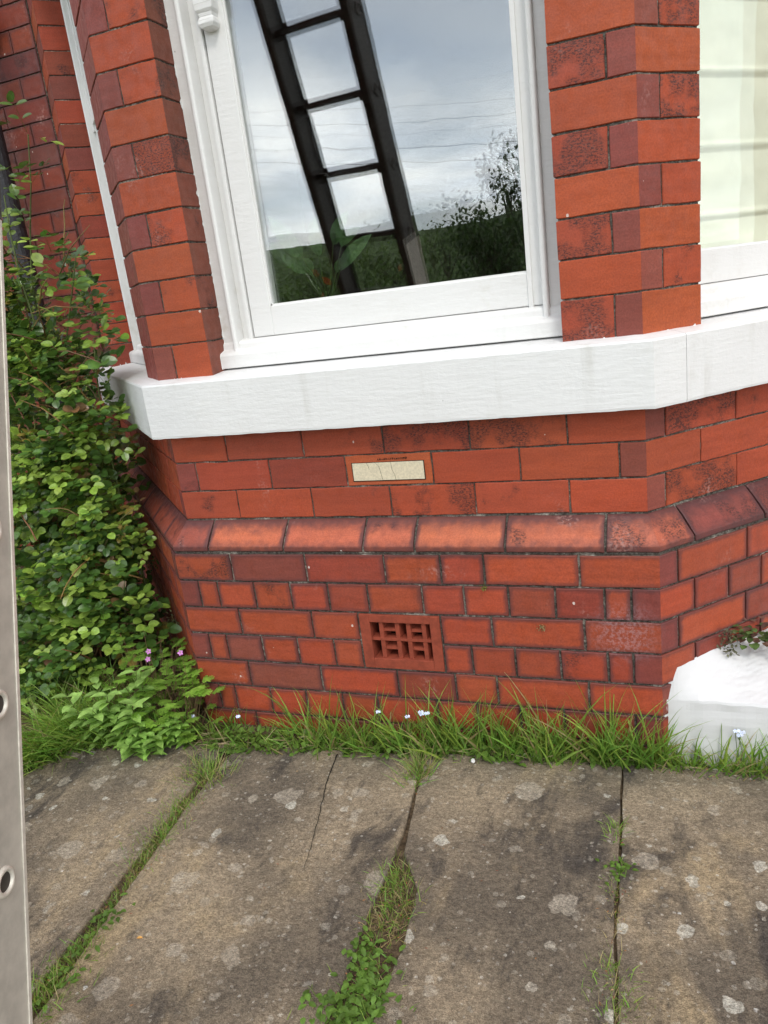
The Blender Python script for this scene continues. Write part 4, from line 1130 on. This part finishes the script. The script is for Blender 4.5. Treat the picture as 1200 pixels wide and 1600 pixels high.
# broad lance-leaved plants at the paving edge
def broad(x, y, label, n, hgt, size, col):
    root = empty('broadleaf_weed', (x, y, -.66), label, 'weed', 'broad leaved weeds below the rose bush')
    mb = MB(); s_ = MB(); s_.col = (.12, .12, .04)
    for _ in range(n):
        lean = Vector((R.gauss(0, .28), R.gauss(-.15, .25), 1)).normalized(); L = hgt * R.uniform(.55, 1); b = Vector((x + R.gauss(0, .035), y + R.gauss(0, .03), -.66))
        s_.tube([b, b + lean * L * .5, b + lean * L], [.0016, .0013, .0008], 5); a0_ = R.uniform(0, 6)
        for k in range(6):
            t = .3 + .7 * k / 5; p = b + lean * L * t; a = a0_ + k * 1.7
            for s2 in (0, pi):
                kk = R.uniform(.75, 1.25); leaf(mb, p, Vector((cos(a + s2), sin(a + s2) - .2, .45)), Vector((0, 0, 1)), size * (1.1 - .45 * t) * R.uniform(.8, 1.15), size * .20, tuple(v * kk for v in col), .25, .35, 4, tuple(v * kk * 1.25 for v in col))
    mb.build('foliage', M_SOFT, root); s_.build('stems', M_BARK, root)
broad(-.225, -.20, 'leafy weed with long pale green leaves at the rounded corner of the paving', 11, .26, .075, (.27, .42, .11))
broad(-.15, -.225, 'low broad-leaved weed at the paving edge below the wild geranium', 9, .14, .062, (.24, .39, .09))
broad(-.07, -.185, 'small leafy weed between the pale long-leaved weed and the wall corner', 8, .13, .05, (.23, .39, .08))

# forget-me-nots
def fmn(x, y, z, label, heads=2):
    root = empty('forget_me_not', (x, y, -.66), label, 'flower', 'tiny pale blue flowers in the wall grass')
    s_ = MB(); s_.col = (.10, .14, .05); f_ = MB()
    for k in range(heads):
        p = (x + R.uniform(-.008, .008) * k, y + R.uniform(-.004, .004), z + R.uniform(-.01, .006) * k)
        s_.tube([(x, y + .01, -.66), (x + R.uniform(-.01, .01), y + .008, (z - .66) / 2), p], .0008, 4)
        flower(f_, p, (R.uniform(-.2, .5), -.8, .5), .0048, (.62, .70, .95), (.85, .80, .50))
        flower(f_, (p[0] + .007, p[1], p[2] + .002), (R.uniform(-.2, .5), -.8, .5), .0042, (.70, .76, .96), (.85, .80, .50))
    s_.build('stem', M_BARK, root); f_.build('blossom', M_PETAL, root)
fmn(.123, -.12, -.586, 'tiny white-blue flowers in thin grass near the left wall corner')
fmn(-.027, -.13, -.598, 'pair of tiny pale blue flowers below the wild geranium by the corner')
fmn(.585, -.12, -.526, 'single tiny white-blue flower under the left edge of the vent brick', 1)
fmn(.668, -.12, -.536, 'tiny blue flower in the grass just under the vent brick', 1)
fmn(.712, -.12, -.522, 'cluster of tiny blue flowers under the right edge of the vent brick', 3)
fmn(1.50, -.06, -.540, 'pale blue flowers in the grass in front of the white step', 3)

# small plants rooted in the brickwork
def sprig(x, y, z, label, n, spread, size, col, out, name='wall_fern', cat='wall plant'):
    mb = MB()
    for _ in range(n):
        d = Vector((R.gauss(0, 1), R.gauss(0, 1), R.gauss(-.3, 1))).normalized(); d = (d + Vector(out)).normalized(); k = R.uniform(.5, 1.4)
        p = Vector((x, y, z)) + d * spread * R.random(); leaf(mb, p, d, Vector((0, 0, 1)), size * R.uniform(.6, 1.3), size * .35, tuple(v * k for v in col), .2, .2, 2)
    o = mb.build(name, M_SOFT, at=(x, y, z)); tag(o, label, cat, 'small plants rooted in the brickwork')
pA = fac('L', .515, PR + .012); pB = fac('L', .245, PR + .012)
sprig(pA.x, pA.y, -.247, 'small dark fern growing from a joint just under the plinth beside the rose bush', 110, .045, .011, (.06, .11, .03), (-q * .6, -q * .6, 0))
sprig(pB.x, pB.y, -.389, 'brownish little fern hanging on the slanted wall above the wild geranium', 80, .035, .010, (.10, .11, .05), (-q * .6, -q * .6, -.4))
sprig(.904, -.064, -.170, 'speck of green moss in the brick joint right of the vent brick', 40, .010, .005, (.14, .19, .03), (0, -.6, .1), 'moss', 'moss')
sprig(1.043, -.064, -.272, 'tiny dry sprig hanging from a brick joint below the moss speck', 26, .016, .006, (.22, .20, .09), (0, -.6, -.7), 'wall_sprig')
# toadflax on the step
tx, ty, tz = 1.555, .12, -.385
wd = MB()
for _ in range(120):
    a = R.uniform(0, 2 * pi); rr = .055 * sqrt(R.random()); k = R.uniform(.5, 1.3)
    c = (.10, .16, .05) if R.random() < .7 else (.16, .09, .07)
    leaf(wd, Vector((tx + rr * cos(a) * 1.2, ty + rr * sin(a), tz + R.uniform(0, .05))), Vector((cos(a), sin(a) - .4, R.uniform(0, .6))), Vector((0, 0, 1)), .026 * R.uniform(.5, 1.2), .010, tuple(v * k for v in c), .15, .3, 3)
for _ in range(80):
    k = R.uniform(.6, 1.2); leaf(wd, Vector((tx - .075 + R.gauss(0, .010), ty - .055 + R.gauss(0, .008), tz + R.uniform(-.01, .055))), Vector((R.gauss(0, 1), R.gauss(-.4, 1), R.gauss(0, 1))), Vector((0, 0, 1)), .010, .004, (.13 * k, .13 * k, .08 * k), .1, .2, 2)
o = wd.build('step_weed', M_SOFT, at=(tx, ty, tz)); tag(o, 'grey green weed with rounded leaves growing on top of the white step', 'weed')

# bits lying on the paving
def litter(name, label, cat, fn):
    mb = MB(); at = fn(mb); o = mb.build(name, M_LITTER, at=at); tag(o, label, cat)
def f1(mb):
    for k in range(60):
        t = R.random(); b = Vector((.955 + .045 * t, -.112 + .008 * sin(t * 3), GZ + .006)); blade(mb, b, (R.uniform(-.4, 1), R.uniform(-1, 1), .3), .012, .0006, .05, (.62, .60, .54), (.75, .73, .68), 2)
    return (.978, -.11, GZ + .002)
litter('feather', 'small white feather at the edge of the wall grass', 'feather', f1)
def f2(mb): mb.col = (.78, .77, .74); blob(mb, (.852, -.150, GZ + .007), (.006, .006, .006), 2, 8, .15); return (.852, -.150, GZ)
litter('pebble', 'round white pebble near the middle of the paving edge', 'pebble', f2)
def f3(mb): leaf(mb, Vector((1.480, -.058, GZ + .006)), Vector((1, -.15, 0)), Vector((0, 0, 1)), .026, .007, (.26, .28, .05), .1, 0, 4); return (1.49, -.06, GZ)
litter('fallen_leaf', 'yellow green oval leaf lying in front of the white step', 'leaf', f3)
def f4(mb):
    for k in range(3): leaf(mb, Vector((-.475 + .01 * k, -.295, GZ + .008 + .004 * k)), Vector((cos(k * 2), sin(k * 2), .2)), Vector((0, 0, 1)), .035, .012, (.30, .17, .08), .4, .3, 4)
    return (-.475, -.295, GZ)
litter('fallen_leaf', 'curled brown dead leaf beside the ladder at the paving corner', 'leaf', f4)
def f5(mb): leaf(mb, Vector((.305, -.853, GZ + .005)), Vector((.8, .3, .1)), Vector((0, 0, 1)), .014, .004, (.62, .33, .09), .4, .2, 3); return (.31, -.853, GZ)
litter('petal', 'small orange petal on the slab second from the ladder', 'petal', f5)
def f6(mb):
    blade(mb, (.655, -.618, GZ + .004), (1, .4, .1), .014, .0012, -.3, (.75, .72, .66), (.8, .78, .72), 4); return (.66, -.615, GZ)
litter('petal', 'curled white petal on the cracked slab', 'petal', f6)
sp_ = [(.40, -.80), (.365, -.90), (.62, -.70), (.60, -.80), (.55, -.78), (.98, -.52), (1.02, -.53), (1.44, -.50), (.33, -.62), (.42, -.50), (1.30, -.155), (1.2, -.10), (.86, -.15)]
for i, (x, y) in enumerate(sp_[:5]):
    pass
db = MB()
for _ in range(220):
    x, y = R.choice([(.80 + R.gauss(0, .03), R.uniform(-1.0, -.62)), (.19 + R.gauss(0, .02), R.uniform(-1.05, -.4)), (R.uniform(.1, 1.3), R.uniform(-1.0, -.15)), (1.24 + R.gauss(0, .015), R.uniform(-.85, -.5)), (R.uniform(.9, 1.6), -.07 + R.uniform(-.05, .0))])
    a = R.uniform(0, 6.3); c = R.choice(((.35, .16, .06), (.28, .14, .08), (.45, .30, .15), (.18, .09, .05), (.30, .10, .06)))
    leaf(db, Vector((x, y, GZ + .003)), Vector((cos(a), sin(a), .1)), Vector((0, 0, 1)), R.uniform(.003, .009), R.uniform(.0008, .002), c, .3, .1, 2)
o = db.build('litter', M_LITTER, at=(.6, -.6, GZ)); tag(o, 'brown bud scales and dry bits strewn over the flagstones', 'litter', kind='stuff')

# ------------------------------------------------------------------ ladder leaning on the wall
B0 = Vector((.462, -1.190, -.149)); U = Vector((-.0398, .3060, .9512)).normalized(); WV = Vector((.970, .240, -.036)); WV = (WV - U * WV.dot(U)).normalized(); NV = WV.cross(U).normalized()
if NV.y > 0: NV = -NV
B0 = B0 + NV * .014; SP = .245; LW = .353; t0 = (GZ - B0.z) / U.z
lad = empty('ladder', tuple(B0 + U * t0 - WV * LW / 2), 'weathered aluminium ladder leaning against the house in front of the paving', 'ladder')
def lbox(mb, w0, w1, n0, n1, ta, tb):
    P = [B0 + U * t + WV * w + NV * n for t in (ta, tb) for (w, n) in ((w0, n1), (w1, n1), (w1, n0), (w0, n0))]
    mb.hexa(P)
TT = 4.05
for side_ in (0, -LW):
    m_ = MB(); s_ = 1 if side_ == 0 else -1
    wa, wb = sorted((side_ - s_ * .012, side_ + s_ * .010))
    lbox(m_, wa, wb, -.050, .050, t0, .95); lbox(m_, wa, wb, -.050, .050, .9505, TT)
    ra, rb = sorted((side_ + s_ * .010, side_ + s_ * .0125))
    m_.m = [1] * 12; m_.m[3 if s_ > 0 else 5] = 0  # painted-in shade on every face except the outer side of the lower length
    so_ = m_.build('stile', [M_ALU, M_ALU_SHADE], lad)
    e_ = MB()
    lbox(e_, ra, rb, -.0497, -.0425, t0, .95); lbox(e_, ra, rb, .0425, .0497, t0, .95)
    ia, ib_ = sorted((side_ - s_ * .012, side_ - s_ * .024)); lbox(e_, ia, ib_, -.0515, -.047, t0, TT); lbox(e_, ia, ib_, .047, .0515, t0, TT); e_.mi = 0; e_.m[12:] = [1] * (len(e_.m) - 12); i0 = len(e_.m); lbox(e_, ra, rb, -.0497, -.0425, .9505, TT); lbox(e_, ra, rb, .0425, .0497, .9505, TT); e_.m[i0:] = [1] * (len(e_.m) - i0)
    e_.build('stile_lip', [M_ALUE, M_ALU_SHADE], so_, bevel=.0008)
    f_ = MB(); lbox(f_, wa - .003, wb + .003, -.054, .054, t0 - .002, t0 + .05); f_.build('rubber_foot', M_IRON, so_, bevel=.003)
k0 = int(math.ceil((t0 + .08) / SP)); k1 = int((TT - .1) / SP)
for k in range(k0, k1 + 1):
    m_ = MB(); c = B0 + U * (SP * k)
    n = 4; rr = .0170
    ring = []
    for w in (.010, -LW - .010):
        ring.append([m_.vert(c + WV * w + (U * cos(a) + NV * sin(a)) * rr * (1.15 if j % 2 else 1)) for j, a in enumerate([2 * pi * i / 12 for i in range(12)])])
    for i in range(12): m_.face(ring[0][i], ring[0][(i + 1) % 12], ring[1][(i + 1) % 12], ring[1][i])
    ro = m_.build('rung', M_ALU_SHADE, lad)
    for w, s_ in ((.010, 1), (-LW - .010, -1)):      # flared rung ends on the outer faces
        e_ = MB(); R0 = [(.0135, .0005), (.0145, .0042), (.0175, .0050), (.0205, .0036), (.0215, 0)]
        rings = [[e_.vert(c + WV * (w + s_ * hh) + (U * cos(a) + NV * sin(a)) * r_) for a in [2 * pi * i / 24 for i in range(24)]] for r_, hh in R0]
        for a_ in range(len(rings) - 1):
            for i in range(24): e_.face(rings[a_][i], rings[a_][(i + 1) % 24], rings[a_ + 1][(i + 1) % 24], rings[a_ + 1][i])
        e_.build('rung_end', M_ALUE if SP * k < .95 else M_ALU_SHADE, ro, smooth=True)
        h_ = MB(); h_.face(*[h_.vert(c + WV * (w + s_ * .0006) + (U * cos(a) + NV * sin(a)) * .0135) for a in [2 * pi * i / 24 for i in range(24)]])
        h_.build('rung_hole', M_ALU_SHADE, ro)

# ------------------------------------------------------------------ pot plant inside, garden plants and trees seen in the glass
hp = empty('houseplant', (.42, .30, .487), 'large leaved pot plant standing behind the glass', 'houseplant')
pt = MB(); pt.col = (.2, .1, .06); pt.tube([(.42, .30, .487), (.42, .30, .55), (.42, .30, .56)], [.035, .048, .05], 16); pt.build('pot', M_CLAY, hp)
lm_ = MB()
for k in range(13):
    a = R.uniform(0, 2 * pi); b = Vector((.42, .30, .55)); d = Vector((cos(a) * .6, sin(a) * .45, 1)).normalized(); L = R.uniform(.10, .2)
    lm_.col = (.05, .09, .02); lm_.tube([b, b + d * L], .002, 4)
    leaf(lm_, b + d * L, d + Vector((cos(a) * .5, sin(a) * .5, 0)), Vector((0, -1, .4)), R.uniform(.09, .14), .026, (.07, .15, .05), .15, .3, 6)
lm_.build('leaves', M_LEAF, hp)

def strap(x, y, h, label):
    mb = MB()
    for _ in range(70):
        a = R.uniform(0, 2 * pi); k = R.uniform(.7, 1.3); blade(mb, (x + R.gauss(0, .08), y + R.gauss(0, .08), -.66), (cos(a) * .45, sin(a) * .45, 1), h * R.uniform(.6, 1.1), .028, R.uniform(.02, .12), (.05 * k, .10 * k, .025), (.10 * k, .19 * k, .04), 7)
    for _ in range(12):
        p = Vector((x + R.uniform(.1, .5), y + R.uniform(-.2, .2), R.uniform(.2, .75))); leaf(mb, p, Vector((R.uniform(-1, 1), 0, 1)), Vector((0, -1, 0)), .10, .03, (.35, .08, .03), .2, .2, 3)
    o = mb.build('strap_leaf_plant', M_SOFT, at=(x, y, -.66)); tag(o, label, 'garden plant')
strap(-1.55, -4.0, 1.75, 'sword leaved garden plant reflected at the lower left of the window glass')
strap(-1.05, -5.2, 1.5, 'second sword leaved plant with orange tips, reflected beside the ladder')

def tree(x, y, h, r, label, n=900, ls=.09, zg=-.66, shape=1.0, col=(.045, .085, .025)):
    root = empty('garden_tree', (x, y, zg), label, 'tree', 'garden trees reflected in the window')
    tk = MB(); tk.tube([(x, y, zg), (x + .03 * h, y, zg + h * .5), (x, y, zg + h * .9)], [.03 * h, .02 * h, .006 * h], 8)
    cl = []
    for _ in range(int(26 + r * 10)):
        t = R.uniform(.12, 1); a = R.uniform(0, 6.3); rr = r * (1 - max(0.0, t - .25) ** 1.5 * shape) * R.uniform(.2, 1)
        c = Vector((x + rr * cos(a), y + rr * sin(a), zg + h * t)); cl.append((c, (.10 + r * .28) * R.uniform(.5, 1.1)))
        tk.tube([(x + .02 * h, y, zg + h * t * .7), c], [.01 * h, .003 * h], 5)
    tk.build('trunk', M_BARE, root)
    cr_ = MB()
    for _ in range(n):
        c, rr = R.choice(cl); v = Vector((R.gauss(0, 1), R.gauss(0, 1), R.gauss(0, 1))).normalized() * rr * R.random() ** .4; k = R.uniform(.5, 1.4)
        leaf(cr_, c + v, Vector((R.gauss(0, 1), R.gauss(0, 1), R.gauss(-.2, 1))), Vector((0, 0, 1)), ls * R.uniform(.6, 1.3), ls * .3, tuple(v_ * k for v_ in col), .2, .2, 3)
    cr_.build('crown', M_SOFT, root)
MC = Vector((1.348, 2.0))
def refl(az, t): a = radians(az); return MC.x + sin(a) * t, MC.y - cos(a) * t
for (az, t, top, r, n, lab) in ((-8.2, 10.5, 2.15, .55, 3200, 'slim dark tree reflected at the right edge of the window glass'),
                            (-10.4, 11.5, 1.95, .45, 2600, 'narrow dark tree second from the right edge of the reflection'),
                            (-12.9, 12.5, 1.55, .50, 2400, 'thin leafy tree with a ragged top reflected in mid window'),
                            (-11.6, 9.5, 1.20, 1.0, 2600, 'rounded dark shrub reflected low at the right of the glass'),
                            (-15.0, 14.0, 1.45, 1.0, 2200, 'low green shrub reflected to the right of the ladder'),
                            (-18.5, 22.0, 1.7, 2.4, 2600, 'broad hedge-like tree reflected between the ladder stiles'),
                            (-24.0, 24.0, 1.6, 2.6, 2600, 'spreading green tree reflected left of the ladder')):
    x, y = refl(az, t); tree(x, y, top + .66, r, lab, n, .07 if t < 20 else .16, col=(.055, .095, .032) if t < 13.5 else (.10, .15, .05))
# overhead wires across the valley, seen in the reflection
for i, dz in enumerate((0, .7, 1.9)):
    mb = MB(); pts = []
    for k in range(25):
        t = k / 24; pts.append((-34 + 60 * t, -36 - 6 * t, 8.5 + dz + 3.0 * (2 * t - 1) ** 2 - t * 4.5))
    mb.tube(pts, .009, 4); o = mb.build('overhead_wire', M_IRON, at=(-4, -39, 8 + dz)); tag(o, ('lowest', 'middle', 'highest')[i] + ' of the three overhead wires reflected in the glass', 'wire', 'overhead wires')

# ------------------------------------------------------------------ lift everything so that the paving top is z = 0
for o in scene.objects:
    if o.parent is None: o.location.z += ZO
    if '_o' in o: del o['_o']
